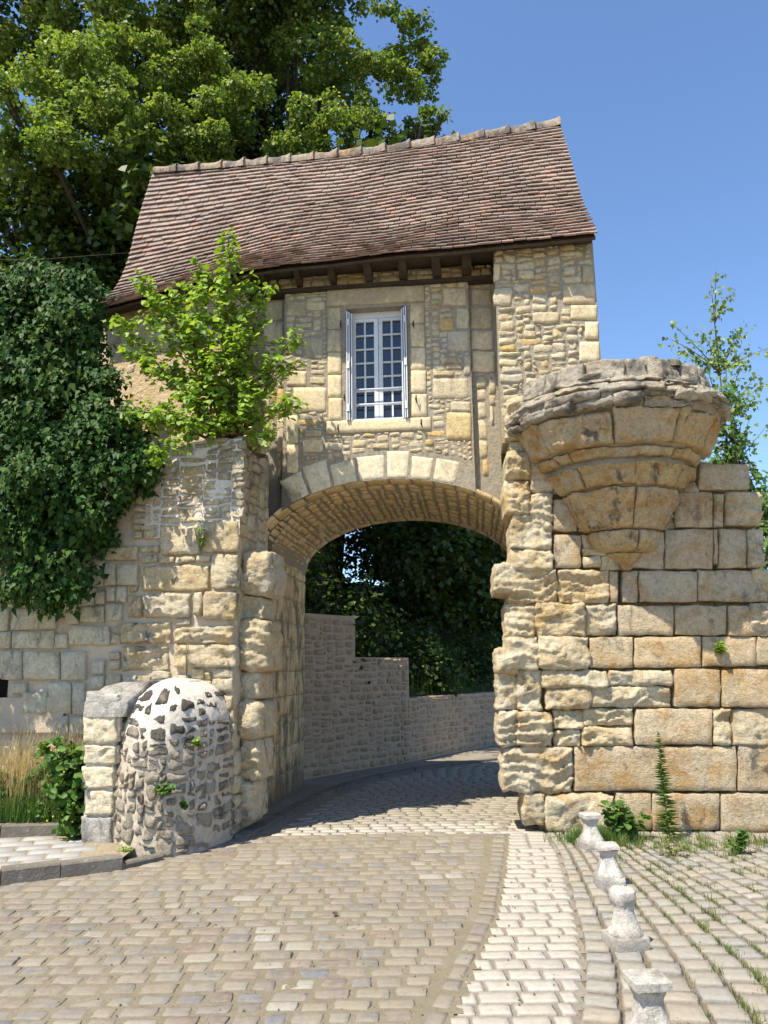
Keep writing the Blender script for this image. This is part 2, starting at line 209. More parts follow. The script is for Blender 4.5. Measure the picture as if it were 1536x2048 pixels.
def stone_mat(name, pal, mott=(.36, .22, .08), mott_amt=.5, dark=.35, dark_th=(.56, .7), dark_col=(.05, .045, .038), bump=1.0,
              spots=(), pale=.25, grey=.35, ztop=None, strata=0.0, zbase=None):
    t = NT(name); p = t.pos(); r = t.rnd()
    c = t.ramp(r, pal)
    g = t.noise(p, 1.15, 6, .62, .8)
    c = t.mix(t.math('MULTIPLY', t.ramp(g, [(.46, 0), (.66, 1)]), grey), c, (.36, .335, .285))
    m = t.noise(p, 2.6, 6, .66, .9)
    c = t.mix(t.math('MULTIPLY', t.ramp(m, [(.46, 0), (.64, 1)]), mott_amt), c, mott)
    f1 = t.noise(p, 22, 6, .7)
    c = t.mix(.75, c, t.ramp(f1, [(.28, .58), (.5, 1.06), (.74, 1.36)]), 'MULTIPLY')
    c = t.mix(.5, c, t.ramp(t.noise(p, 85, 4, .7), [(.32, .58), (.5, 1.06), (.7, 1.34)]), 'MULTIPLY')
    pl_ = t.noise(p, 7, 5, .65)
    c = t.mix(t.math('MULTIPLY', t.ramp(pl_, [(.55, 0), (.72, 1)]), pale), c, (.66, .60, .47))
    ps = t.pos((1, 1, .45))
    d = t.noise(ps, 4.2, 9, .72, .5)
    dk = t.math('MULTIPLY', t.ramp(d, [(dark_th[0], 0), (dark_th[1], 1)]), dark)
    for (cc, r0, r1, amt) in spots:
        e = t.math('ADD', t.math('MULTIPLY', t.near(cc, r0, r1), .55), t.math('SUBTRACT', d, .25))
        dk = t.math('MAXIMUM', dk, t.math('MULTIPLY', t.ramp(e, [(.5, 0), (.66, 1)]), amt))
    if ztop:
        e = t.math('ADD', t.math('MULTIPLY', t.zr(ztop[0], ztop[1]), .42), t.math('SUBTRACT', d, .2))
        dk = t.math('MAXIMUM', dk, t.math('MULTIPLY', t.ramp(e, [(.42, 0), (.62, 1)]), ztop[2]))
    if zbase:
        e = t.math('ADD', t.math('MULTIPLY', t.math('SUBTRACT', 1.0, t.zr(zbase[0], zbase[1])), .42), t.math('SUBTRACT', d, .2))
        dk = t.math('MAXIMUM', dk, t.math('MULTIPLY', t.ramp(e, [(.42, 0), (.62, 1)]), zbase[2]))
    c = t.mix(dk, c, dark_col)
    v = t.vor(p, 42); pit = t.ramp(v, [(.0, 0.0), (.28, 1.0)])
    nb = t.bump(t.noise(p, 15, 8, .72), min(1, .85 * bump), .02 * bump)
    if strata:
        nb = t.bump(t.noise(t.pos((1, 1, 3.2)), 7, 6, .6, .8), strata, .028, nb)
    nb = t.bump(t.noise(p, 60, 5, .75), min(1, .8 * bump), .007, nb)
    nb = t.bump(pit, .25 * bump, .006, nb)
    return t.done(c, nb, .93, .15)
def flat_mat(name, c1, c2, scale=6, bump=.4, bd=.01, rough=.85, spec=.2, c3=None, s3=40, fine=None):
    t = NT(name); p = t.pos(); r = t.rnd()
    c = t.mix(t.ramp(t.noise(p, scale, 6, .65), [(.32, 0), (.68, 1)]), c1, c2)
    if c3: c = t.mix(t.ramp(t.noise(p, s3, 4, .7), [(.58, 0), (.7, 1)]), c, c3)
    c = t.mix(.3, c, t.ramp(r, [(0, .6), (1, 1.25)]), 'MULTIPLY')
    nb = t.bump(t.noise(p, fine or scale * 6, 5, .65), bump, bd)
    return t.done(c, nb, rough, spec)
def leaf_mat(name, pal, trans=.35, rough=.5, spec=.35):
    t = NT(name); r = t.rnd(); c = t.ramp(r, pal)
    b = t.b; t.l(c, b.inputs['Base Color']); b.inputs['Roughness'].default_value = rough; b.inputs['Specular IOR Level'].default_value = spec
    tr = t.n('ShaderNodeBsdfTranslucent'); t.l(t.mix(1.0, c, (1.25, 1.2, .55), 'MULTIPLY'), tr.inputs['Color'])
    mx = t.n('ShaderNodeMixShader'); mx.inputs[0].default_value = trans
    t.l(b.outputs[0], mx.inputs[1]); t.l(tr.outputs[0], mx.inputs[2]); t.l(mx.outputs[0], t.out.inputs['Surface'])
    return t.m

# ------------------------------------------------------------------ masonry
class Frame:
    """a wall plane: s metres along it, z up, h metres out of it towards the road"""
    def __init__(s, ox, oy, yaw, h0=0.0):
        a = radians(yaw); s.ax = np.array([cos(a), sin(a), 0]); s.no = np.array([sin(a), -cos(a), 0])
        s.o = np.array([ox, oy, 0.0]) + s.no * h0
    def __call__(s, q, z, h=0.0):
        p = s.o + s.ax * q + s.no * h
        return (p[0], p[1], z)
    def off(s, h):
        f = Frame(0, 0, 0); f.ax, f.no = s.ax, s.no; f.o = s.o + s.no * h; return f
_grid = {}
def grid_faces(nx, ny):
    if (nx, ny) in _grid: return _grid[(nx, ny)]
    f = []
    for j in range(ny):
        for i in range(nx):
            a = j * (nx + 1) + i; f.append((a, a + 1, a + nx + 2, a + nx + 1))
    ring = [i for i in range(nx + 1)] + [(j + 1) * (nx + 1) - 1 for j in range(1, ny + 1)] \
        + [ny * (nx + 1) + i for i in range(nx - 1, -1, -1)] + [j * (nx + 1) for j in range(ny - 1, 0, -1)]
    n0 = (nx + 1) * (ny + 1); m = len(ring)
    for k in range(m):
        f.append((ring[(k + 1) % m], ring[k], n0 + k, n0 + (k + 1) % m))
    _grid[(nx, ny)] = (f, ring); return _grid[(nx, ny)]
def stone_geo(quad, mp, nx, ny, proud, depth, k=.25, rough=.008, freq=9.0, wob=.01, seed=0.0, round_p=3.0, strat=1.0, tilt=(0, 0), bev=.011, rag=0.0, wx=None):
    """one stone laid in a wall: quad = bottom-left, bottom-right, top-right, top-left in (s, z); a flat or broken face, a narrow worn arris, sides going back into the wall"""
    f, ring = grid_faces(nx, ny)
    (x0, y0, x1, y1, x2, y2, x3, y3) = quad
    hw, hh = max(.02, abs(x1 - x0 + x2 - x3) / 4), max(.02, abs(y3 - y0 + y2 - y1) / 4)
    ex, ey = min(.3, bev / hw), min(.3, bev / hh)
    A_ = [-1.0] + [(-1 + ex) + (2 - 2 * ex) * i / (nx - 2) for i in range(nx - 1)] + [1.0]
    B_ = [-1.0] + [(-1 + ey) + (2 - 2 * ey) * i / (ny - 2) for i in range(ny - 1)] + [1.0]
    dome = .55 if round_p < 2.8 else .3 if round_p < 5 else .08
    V = []; nz = noise.noise
    for j, b in enumerate(B_):
        for i, a in enumerate(A_):
            A = a * sqrt(1 - k * b * b * .5); B = b * sqrt(1 - k * a * a * .5)
            u, v = (A + 1) / 2, (B + 1) / 2
            s = (x0 * (1 - u) + x1 * u) * (1 - v) + (x3 * (1 - u) + x2 * u) * v
            z = (y0 * (1 - u) + y1 * u) * (1 - v) + (y3 * (1 - u) + y2 * u) * v
            e = max(abs(a), abs(b)); edge = i in (0, nx) or j in (0, ny)
            if wob:
                g = .3 + .7 * e
                s0, z0 = s, z
                s += wob * g * (nz((s0 * 8 + seed, z0 * 8, 3.1)) + .5 * nz((s0 * 27, z0 * 27 + seed, 1.7)))
                z += wob * g * (nz((s0 * 8, z0 * 8 + seed, 9.7)) + .5 * nz((s0 * 27 + seed, z0 * 27, 6.2)))
            h = proud * (1 - dome * e * e) + tilt[0] * a + tilt[1] * b
            if rough:
                q = (s * freq + seed, z * freq * strat + seed * .7, seed)
                n1 = nz(q); n2 = nz((q[0] * 2.3, q[1] * 2.3, q[2] + 5)); n3 = nz((q[0] * 5.1, q[1] * 5.1, q[2] + 9))
                if rag: n1 = (1 - rag) * n1 + rag * (.55 - 2.2 * abs(n1)); n2 = (1 - rag) * n2 + rag * (.45 - 1.8 * abs(n2)); n3 = (1 - rag) * n3 + rag * (.4 - 1.6 * abs(n3))
                h += rough * (n1 + .55 * n2 + .35 * n3) * (.5 + .5 * (1 - e ** 4))
            if wx: h += wx(s, z)
            if edge: h -= min(bev * 1.1, .006 + proud * .7)
            V.append((s, z, h))
    V += [(V[r][0], V[r][1], -depth) for r in ring]
    return [mp(*p) for p in V], f
def stone(name, parent, mat, *a, **k):
    v, f = stone_geo(*a, **k)
    me = mesh(name, v, f, True)
    return link(name, me, mat, parent)
def strata(s, z, amp=.05, saw=.035, f=9.0, sd=0.0):
    """weathering that runs on from block to block: scooped hollows and overhanging beds"""
    n = noise.noise
    a = n((s * 2.1, z * 3.2, sd)) + .5 * n((s * 5.3, z * 7.5, sd + 4))
    q = z * f + 1.7 * n((s * 1.7, z * 1.3, sd + 8)) + .5 * n((s * 6, z * 3, sd + 2)); fr_ = q - math.floor(q)
    m = max(0.0, min(1.0, .5 + 1.6 * n((s * 1.3, z * 2.3, sd + 12))))
    return amp * a + saw * m * (fr_ ** 1.6 - .45)
def rectq(x0, z0, x1, z1, j=0.0):
    r = lambda: RN.uniform(-j, j)
    return (x0 + r(), z0 + r(), x1 + r(), z0 + r(), x1 + r(), z1 + r(), x0 + r(), z1 + r())
def shrink(q, g):
    return (q[0] + g, q[1] + g, q[2] - g, q[3] + g, q[4] - g, q[5] - g, q[6] + g, q[7] - g)
def bbox(q): return min(q[0], q[6]), min(q[1], q[3]), max(q[2], q[4]), max(q[5], q[7])
def pack(inside, x0, z0, x1, z1, reserved, wr, hr, cell=.02, minw=3, minh=2, band=None, flat=True):
    """fill what is free of a wall with roughly coursed stones; returns rectangles in metres"""
    nx, nz_ = int((x1 - x0) / cell), int((z1 - z0) / cell)
    occ = np.zeros((nz_, nx), bool)
    for j in range(nz_):
        for i in range(nx):
            if not inside(x0 + (i + .5) * cell, z0 + (j + .5) * cell): occ[j, i] = True
    for q in reserved:
        a, b, c, d = bbox(q)
        occ[max(0, int(round((b - z0) / cell))):max(0, int(round((d - z0) / cell))), max(0, int(round((a - x0) / cell))):max(0, int(round((c - x0) / cell)))] = True
    out = []; off = {}
    for j in range(nz_):
        i = 0
        while i < nx:
            if occ[j, i]: i += 1; continue
            w = max(minw, int(RN.uniform(*wr) / cell)); h = max(minh, int(RN.uniform(*hr) / cell))
            if band: h = max(minh, int(band / cell) - (j % max(1, int(band / cell)))) if RN.random() < .75 else h
            e = i
            while e < nx and not occ[j, e] and e - i < w: e += 1
            h = max(minh, min(h, int(.8 * (e - i)) + 1)) if flat else h
            rest = 0
            while e + rest < nx and not occ[j, e + rest] and rest < minw: rest += 1
            if rest < minw: e += rest
            g = j
            while g < nz_ and g - j < h and not occ[g, i:e].any(): g += 1
            occ[j:g, i:e] = True
            if e - i >= minw and g - j >= minh: out.append((x0 + i * cell, z0 + j * cell, x0 + e * cell, z0 + g * cell))
            i = e
    return out

# ------------------------------------------------------------------ leaves
LEAF = {'diamond': ([(-.5, 0), (0, -.5), (.5, 0), (0, .5)], [0, .16, 0, .16], [(0, 1, 2, 3)]),
        'round': ([(-.5, 0), (-.2, -.46), (.22, -.38), (.5, 0), (.22, .38), (-.2, .46)], [0, .14, .10, -.08, .10, .14], [(0, 1, 2, 3), (0, 3, 4, 5)]),
        'point': ([(-.5, 0), (-.22, -.34), (.5, 0), (-.22, .34)], [0, .1, -.16, .1], [(0, 1, 2), (0, 2, 3)])}
def leaf_arrays(P, N, size, shape, T=None, width=1.0):
    """P centres, N normals (n,3); returns verts (n*k,3) and face index list"""
    n = len(P); uv, fold, fc = LEAF[shape]; k = len(uv)
    N = N / np.maximum(np.linalg.norm(N, axis=1, keepdims=True), 1e-6)
    if T is None: T = NR.normal(size=(n, 3))
    T = T - N * np.sum(T * N, 1, keepdims=True); T /= np.maximum(np.linalg.norm(T, axis=1, keepdims=True), 1e-6)
    B = np.cross(N, T); S = np.asarray(size).reshape(-1, 1)
    V = np.empty((n, k, 3))
    for i, (a, b) in enumerate(uv):
        V[:, i] = P + S * (T * a + B * b * width + N * fold[i])
    return V.reshape(-1, 3), fc, k
def mesh_np(name, V, F):
    """V (n,3), F (m,c) int"""
    me = bpy.data.meshes.new(name); m, c = F.shape
    me.vertices.add(len(V)); me.vertices.foreach_set('co', V.astype(np.float32).ravel())
    me.loops.add(m * c); me.loops.foreach_set('vertex_index', F.astype(np.int32).ravel())
    me.polygons.add(m); me.polygons.foreach_set('loop_start', np.arange(0, m * c, c, dtype=np.int32))
    try: me.polygons.foreach_set('loop_total', np.full(m, c, dtype=np.int32))
    except Exception: pass
    me.update(calc_edges=True); me.validate()
    return me
def leaves(name, P, N, size, mat, parent=None, shape='diamond', T=None, rnd=None, width=1.0):
    V, fc, k = leaf_arrays(P, N, size, shape, T, width); n = len(P)
    F = np.concatenate([(np.arange(n) * k)[:, None] + np.array(q)[None, :] for q in fc])
    me = mesh_np(name, V, F)
    r = NR.random(n) if rnd is None else np.asarray(rnd)
    at = me.attributes.new('rnd', 'FLOAT', 'POINT'); at.data.foreach_set('value', np.repeat(r, k).astype(np.float32))
    return link(name, me, mat, parent)
def cluster(centres, per, spray=(6, .22), flat=.6, shell=.55):
    """leaf positions in clumps: each clump (x,y,z,r) is a set of sprays, each spray a loose tuft of leaves"""
    P = []; N = []; Rr = []
    for (x, y, z, r) in centres:
        ns = max(3, int(per * r * r / spray[0]))
        d = NR.normal(size=(ns, 3)); d /= np.linalg.norm(d, axis=1, keepdims=True)
        rad = r * (shell + (1 - shell) * NR.random(ns)) ** .8
        c = np.array([x, y, z]) + d * rad[:, None] * np.array([1, 1, .85])
        cc = np.repeat(c, spray[0], 0); dd = np.repeat(d, spray[0], 0)
        q = NR.normal(size=cc.shape) * spray[1] * np.array([1, 1, flat]) * (.5 + .5 * min(1, r))
        P.append(cc + q); N.append(dd * .7 + np.array([0, 0, .75]) + NR.normal(size=cc.shape) * .55)
        Rr.append(np.repeat(NR.random(ns), spray[0]) * .55 + NR.random(len(cc)) * .45)
    return np.concatenate(P), np.concatenate(N), np.concatenate(Rr)
def blades(name, pts, hts, mat, parent=None, width=.006, lean=.35, seg=2, rnd=None):
    """grass: bent tapering blades from points"""
    P = np.asarray(pts, float); n = len(P); H = np.asarray(hts, float).reshape(-1, 1)
    a = NR.random(n) * 2 * pi; D = np.stack([np.cos(a), np.sin(a), np.zeros(n)], 1); Wd = np.stack([-np.sin(a + .5), np.cos(a + .5), np.zeros(n)], 1)
    L = (NR.random((n, 1)) * lean)
    rows = []
    for i, (t, wd) in enumerate(((0, 1), (.5, .8), (1, .12))):
        c = P + np.array([0, 0, 1.0]) * H * t * (1 - .25 * L * t) + D * H * L * t * t
        rows += [c - Wd * width * wd * .5, c + Wd * width * wd * .5]
    V = np.stack(rows, 1).reshape(-1, 3); b = (np.arange(n) * 6)[:, None]
    F = np.concatenate([b + np.array([[0, 1, 3, 2]]), b + np.array([[2, 3, 5, 4]])])
    me = mesh_np(name, V, F)
    r = NR.random(n) if rnd is None else np.asarray(rnd)
    at = me.attributes.new('rnd', 'FLOAT', 'POINT'); at.data.foreach_set('value', np.repeat(r, 6).astype(np.float32))
    return link(name, me, mat, parent)
# ------------------------------------------------------------------ palette
CREAM = [(0, (.60, .49, .30)), (.3, (.66, .55, .36)), (.6, (.56, .44, .25)), (.85, (.66, .57, .41)), (1, (.58, .40, .17))]
BL = (-1.45, 8.75, 3.3)
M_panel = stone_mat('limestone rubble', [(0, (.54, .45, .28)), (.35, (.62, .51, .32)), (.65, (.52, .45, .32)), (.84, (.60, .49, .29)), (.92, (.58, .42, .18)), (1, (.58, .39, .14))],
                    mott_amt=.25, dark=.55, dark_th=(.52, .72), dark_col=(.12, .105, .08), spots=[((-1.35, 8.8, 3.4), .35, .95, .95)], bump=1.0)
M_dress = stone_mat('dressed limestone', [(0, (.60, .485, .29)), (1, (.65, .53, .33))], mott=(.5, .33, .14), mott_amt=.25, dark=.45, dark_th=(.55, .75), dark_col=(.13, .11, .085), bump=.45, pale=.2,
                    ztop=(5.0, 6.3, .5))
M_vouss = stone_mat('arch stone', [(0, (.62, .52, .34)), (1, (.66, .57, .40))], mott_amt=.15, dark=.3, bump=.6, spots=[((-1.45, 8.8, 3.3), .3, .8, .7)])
M_jamb = stone_mat('jamb stone', [(0, (.66, .49, .25)), (1, (.72, .55, .31))], mott=(.36, .22, .08), mott_amt=.45, dark=.8, dark_th=(.46, .58), dark_col=(.09, .08, .06), bump=.7, zbase=(.0, 1.0, .8))
M_vault = stone_mat('vault stone', [(0, (.64, .47, .23)), (.6, (.72, .55, .30)), (1, (.68, .52, .30))], grey=.15, mott_amt=.3, dark=.45, dark_th=(.5, .68), dark_col=(.14, .11, .07), bump=.9)
M_tower = stone_mat('tower ashlar', [(0, (.58, .465, .31)), (.5, (.63, .51, .335)), (1, (.60, .45, .265))], mott=(.47, .27, .085), mott_amt=.8, dark=.8, dark_th=(.57, .66), dark_col=(.11, .10, .085), bump=1.6, pale=.4, strata=.4, grey=.42)
M_erode = stone_mat('eroded limestone', [(0, (.66, .57, .40)), (.5, (.70, .60, .41)), (1, (.65, .53, .33))], mott=(.50, .32, .12), mott_amt=.7, dark=.75, dark_th=(.585, .67), dark_col=(.13, .12, .10), bump=1.6, pale=.35, strata=.6, grey=.4)
M_corbel = stone_mat('corbel stone', [(0, (.54, .40, .215)), (.5, (.58, .45, .27)), (1, (.52, .355, .155))], mott=(.44, .245, .075), mott_amt=.9, dark=.8, dark_th=(.56, .64), dark_col=(.08, .07, .06), bump=1.4, pale=.5, strata=.4, grey=.4)
M_ledge = stone_mat('weathered ledge stone', [(0, (.50, .45, .36)), (1, (.58, .50, .37))], mott_amt=.3, dark=.85, dark_th=(.50, .62), dark_col=(.11, .105, .095), bump=2.0, pale=.7, strata=.9, grey=.6)
M_pier = stone_mat('pier stone', [(0, (.64, .55, .39)), (.5, (.68, .58, .40)), (1, (.63, .51, .31))], mott=(.52, .36, .16), mott_amt=.7, dark=.85, dark_th=(.555, .65), dark_col=(.11, .105, .09), grey=.55, bump=1.5, pale=.3, strata=.45, ztop=(2.7, 4.6, .6))
M_wall = stone_mat('town wall stone', [(0, (.60, .55, .40)), (.5, (.64, .58, .42)), (1, (.58, .52, .38))], mott=(.46, .38, .2), mott_amt=.5, dark=.75, dark_th=(.54, .65), dark_col=(.17, .16, .13), bump=1.2, pale=.4, grey=.4)
M_butt = stone_mat('buttress rubble', [(0, (.34, .30, .24)), (.5, (.42, .36, .28)), (1, (.48, .42, .32))], mott_amt=.2, dark=.7, dark_th=(.50, .62), dark_col=(.085, .078, .07), bump=1.8, pale=.6, ztop=(.4, 1.5, .9))
M_quoin = stone_mat('quoin stone', [(0, (.64, .57, .41)), (1, (.70, .62, .44))], mott=(.5, .36, .18), mott_amt=.4, dark=.7, dark_th=(.56, .67), dark_col=(.16, .15, .13), bump=1.1, pale=.3)
M_grey = stone_mat('grey weathered stone', [(0, (.40, .38, .34)), (1, (.46, .43, .37))], mott_amt=.1, dark=.8, dark_th=(.48, .62), dark_col=(.08, .08, .075), bump=1.2, pale=.3)
M_ret = stone_mat('retaining wall stone', [(0, (.38, .28, .18)), (.5, (.46, .34, .23)), (1, (.33, .24, .15))], mott_amt=.2, dark=.6, bump=1.2, grey=.1)
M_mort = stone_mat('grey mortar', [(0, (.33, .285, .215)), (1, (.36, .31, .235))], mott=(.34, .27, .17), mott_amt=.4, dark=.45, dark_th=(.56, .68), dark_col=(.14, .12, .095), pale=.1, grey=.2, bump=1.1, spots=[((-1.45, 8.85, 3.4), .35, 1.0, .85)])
M_mwhite = flat_mat('white lime mortar', (.74, .69, .60), (.56, .51, .43), 7, .9, .02, c3=(.30, .27, .23), s3=9, fine=26)
M_mcream = flat_mat('cream mortar', (.54, .46, .35), (.44, .36, .26), 5, .9, .02, c3=(.40, .33, .25), s3=14, fine=26)
M_mbutt0 = flat_mat('buttress mortar', (.60, .53, .44), (.46, .40, .32), 4, .9, .02, c3=(.30, .26, .21), s3=10, fine=26)
t = NT('buttress mortar'); p = t.pos()
e = t.ramp(t.math('ADD', t.math('MULTIPLY', t.zr(.7, 1.5), .6), t.math('MULTIPLY', t.noise(p, 6, 6, .65), .6)), [(.42, 0), (.62, 1)])
c = t.mix(e, (.47, .40, .31), (.56, .51, .43))
c = t.mix(.7, c, t.ramp(t.noise(p, 20, 6, .7), [(.3, .55), (.5, 1.05), (.7, 1.3)]), 'MULTIPLY')
c = t.mix(t.ramp(t.noise(p, 11, 5, .7), [(.58, 0), (.68, .7)]), c, (.24, .21, .17))
M_mbutt = t.done(c, t.bump(t.noise(p, 26, 7, .75), .9, .014), .9, .15)
M_mret = flat_mat('brown mortar', (.50, .39, .28), (.42, .325, .23), 4, .8, .02, fine=30)
M_mdark = flat_mat('dark earth mortar', (.26, .21, .14), (.36, .29, .19), 5, 1.0, .03, fine=24)
M_plaster = flat_mat('rough lime plaster', (.58, .46, .29), (.48, .36, .2), 3.5, 1.0, .03, c3=(.40, .29, .15), s3=9, fine=16)
M_wood = flat_mat('old dark timber', (.045, .036, .028), (.085, .066, .05), 9, .8, .01, c3=(.04, .03, .025), s3=12)
M_white = flat_mat('white paint', (.64, .65, .66), (.55, .57, .59), 14, .15, .004, .5, .4, c3=(.50, .48, .44), s3=30)
M_iron = flat_mat('rusty iron', (.06, .045, .035), (.10, .06, .04), 20, .4, .004, .7)
t = NT('window glass'); t.done((.012, .016, .022), None, .04, .75); M_glass = t.m
# roof tile
t = NT('roof tile'); p = t.pos(); r = t.rnd()
c = t.ramp(r, [(0, (.19, .145, .12)), (.25, (.285, .20, .165)), (.5, (.235, .18, .15)), (.7, (.32, .21, .165)), (.9, (.30, .245, .21)), (1, (.37, .215, .15))])
c = t.mix(t.math('MULTIPLY', t.ramp(t.noise(p, 1.3, 5, .6), [(.42, 0), (.66, 1)]), .6), c, (.12, .095, .08))
c = t.mix(t.math('MULTIPLY', t.zr(7.2, 8.8), .42), c, (.37, .295, .255))
c = t.mix(t.ramp(t.noise(p, 9, 3, .5), [(.70, 0), (.76, .9)]), c, (.50, .20, .03))
c = t.mix(t.ramp(t.noise(p, 30, 3, .6), [(.66, 0), (.74, .8)]), c, (.52, .48, .40))
c = t.mix(.5, c, t.ramp(t.noise(p, 45, 4, .7), [(.3, .55), (.7, 1.2)]), 'MULTIPLY')
M_tile = t.done(c, t.bump(t.noise(p, 60, 4, .6), .4, .006), .85, .25)
M_ridge = stone_mat('ridge mortar', [(0, (.33, .29, .24)), (1, (.35, .27, .20))], mott=(.45, .22, .06), mott_amt=.4, dark=.85, dark_th=(.47, .58), dark_col=(.12, .11, .10), bump=1.3)
# paving
def paving(name, pal, dust, dust_amt, bump=.8):
    t = NT(name); p = t.pos(); c = t.ramp(t.rnd(), pal)
    c = t.mix(.5, c, t.ramp(t.noise(p, 24, 6, .7), [(.25, .5), (.5, .95), (.75, 1.25)]), 'MULTIPLY')
    n = t.noise(p, 1.7, 7, .65, .5)
    f = t.math('ADD', n, t.math('MULTIPLY', t.math('SUBTRACT', t.noise(p, 16, 5, .7), .5), .7))
    c = t.mix(t.math('MULTIPLY', t.ramp(f, [(.34, 0), (.58, 1)]), dust_amt), c, dust)
    c = t.mix(t.ramp(t.noise(p, 75, 3, .6), [(.64, 0), (.74, .5)]), c, (.07, .06, .05))
    nb = t.bump(t.noise(p, 30, 6, .7), .6 * bump, .015); nb = t.bump(t.noise(p, 140, 3, .6), .4 * bump, .004, nb)
    return t.done(c, nb, .72, .3)
M_cob = paving('road cobble', [(0, (0.167, 0.148, 0.126)), (.2, (0.215, 0.191, 0.159)), (.4, (0.187, 0.177, 0.164)), (.6, (0.242, 0.208, 0.167)), (.72, (0.180, 0.141, 0.112)), (.80, (0.153, 0.160, 0.171)), (.88, (0.187, 0.134, 0.104)), (.95, (0.277, 0.255, 0.215)), (1, (0.346, 0.332, 0.297))], (0.274, 0.236, 0.167), .62)
M_pale = paving('pale sett', [(0, (0.346, 0.318, 0.270)), (.3, (0.395, 0.363, 0.308)), (.7, (0.420, 0.383, 0.316)), (1, (0.363, 0.330, 0.286))], (0.380, 0.330, 0.254), .45, .6)
M_sett = paving('grey sett', [(0, (0.259, 0.238, 0.202)), (.5, (0.310, 0.281, 0.230)), (1, (0.288, 0.252, 0.202))], (0.317, 0.274, 0.209), .6, .6)
M_ycob = paving('yard cobble', [(0, (0.259, 0.234, 0.191)), (.25, (0.302, 0.270, 0.216)), (.5, (0.274, 0.263, 0.230)), (.75, (0.317, 0.266, 0.202)), (.9, (0.230, 0.230, 0.220)), (1, (0.360, 0.317, 0.252))], (0.302, 0.266, 0.205), .45)
M_slab = paving('white paving slab', [(0, (0.319, 0.306, 0.286)), (1, (0.367, 0.354, 0.326))], (0.340, 0.313, 0.272), .3, .4)
M_kerb = flat_mat('dark kerb stone', (.13, .115, .095), (.20, .175, .14), 7, .9, .01, c3=(.30, .27, .22), s3=22)
def bed_mat(name, a, b, c3):
    t = NT(name); p = t.pos()
    c = t.mix(t.ramp(t.noise(p, 2.2, 7, .7, .4), [(.35, 0), (.65, 1)]), a, b)
    c = t.mix(t.ramp(t.noise(p, 60, 4, .7), [(.52, 0), (.7, .8)]), c, c3)
    c = t.mix(.4, c, t.ramp(t.noise(p, 12, 5, .7), [(.3, .6), (.7, 1.2)]), 'MULTIPLY')
    nb = t.bump(t.noise(p, 45, 6, .75), .9, .012)
    return t.done(c, nb, .9, .15)
M_bed = bed_mat('sandy joints', (0.249, 0.215, 0.150), (0.210, 0.176, 0.120), (0.144, 0.117, 0.081))
M_bed2 = bed_mat('earth joints', (0.165, 0.128, 0.083), (0.225, 0.180, 0.120), (0.090, 0.068, 0.045))
M_bed3 = bed_mat('grey mortar joints', (0.300, 0.262, 0.210), (0.232, 0.203, 0.158), (0.150, 0.128, 0.098))
M_gnd = bed_mat('dry ground', (.34, .29, .2), (.28, .24, .16), (.2, .16, .1))
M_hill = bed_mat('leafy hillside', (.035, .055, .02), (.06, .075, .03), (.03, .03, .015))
M_soil = bed_mat('verge soil', (.10, .085, .05), (.16, .12, .07), (.06, .05, .03))
M_bal = stone_mat('white baluster stone', [(0, (.52, .49, .44)), (1, (.48, .445, .39))], mott=(0.522, 0.446, 0.342), mott_amt=.25, dark=.75, dark_th=(.54, .66), dark_col=(.20, .18, .155), bump=.9, pale=.2, grey=.3, zbase=(0.0, 0.16, .6))
M_lime = leaf_mat('lime leaf', [(0, (.08, .13, .03)), (.4, (.145, .235, .045)), (.75, (.23, .31, .075)), (1, (.40, .45, .17))], .46, .5, .3)
M_shade = leaf_mat('shade-dark leaf', [(0, (.025, .05, .012)), (.6, (.05, .095, .018)), (1, (.10, .15, .025))], .3, .5, .3)  # darker leaf palette; the shade deep in the foliage is put into its colour
M_ivy = leaf_mat('ivy leaf', [(0, (.016, .045, .010)), (.6, (.032, .08, .016)), (1, (.085, .14, .024))], .2, .5, .12)
M_shrub = leaf_mat('shrub leaf', [(0, (.13, .23, .025)), (.5, (.22, .35, .04)), (1, (.34, .47, .07))], .45, .5, .3)
M_sap = leaf_mat('sapling leaf', [(0, (.11, .19, .05)), (.6, (.18, .28, .07)), (1, (.28, .38, .11))], .4, .45, .35)
M_weed = leaf_mat('weed leaf', [(0, (.05, .11, .02)), (.6, (.09, .18, .03)), (1, (.14, .24, .05))], .35, .5, .3)
M_straw = leaf_mat('dry grass', [(0, (.42, .32, .16)), (.6, (.55, .44, .25)), (1, (.62, .54, .36))], .3, .6, .2)
M_gmix = leaf_mat('wild grass', [(0, (.07, .14, .02)), (.7, (.13, .20, .04)), (.85, (.30, .26, .11)), (1, (.36, .22, .12))], .3, .6, .2)
M_bark = flat_mat('bark', (.035, .03, .022), (.06, .05, .038), 8, 1.0, .02, fine=20)
M_stem = flat_mat('green brown stem', (.12, .10, .05), (.16, .13, .06), 12, .5, .005)

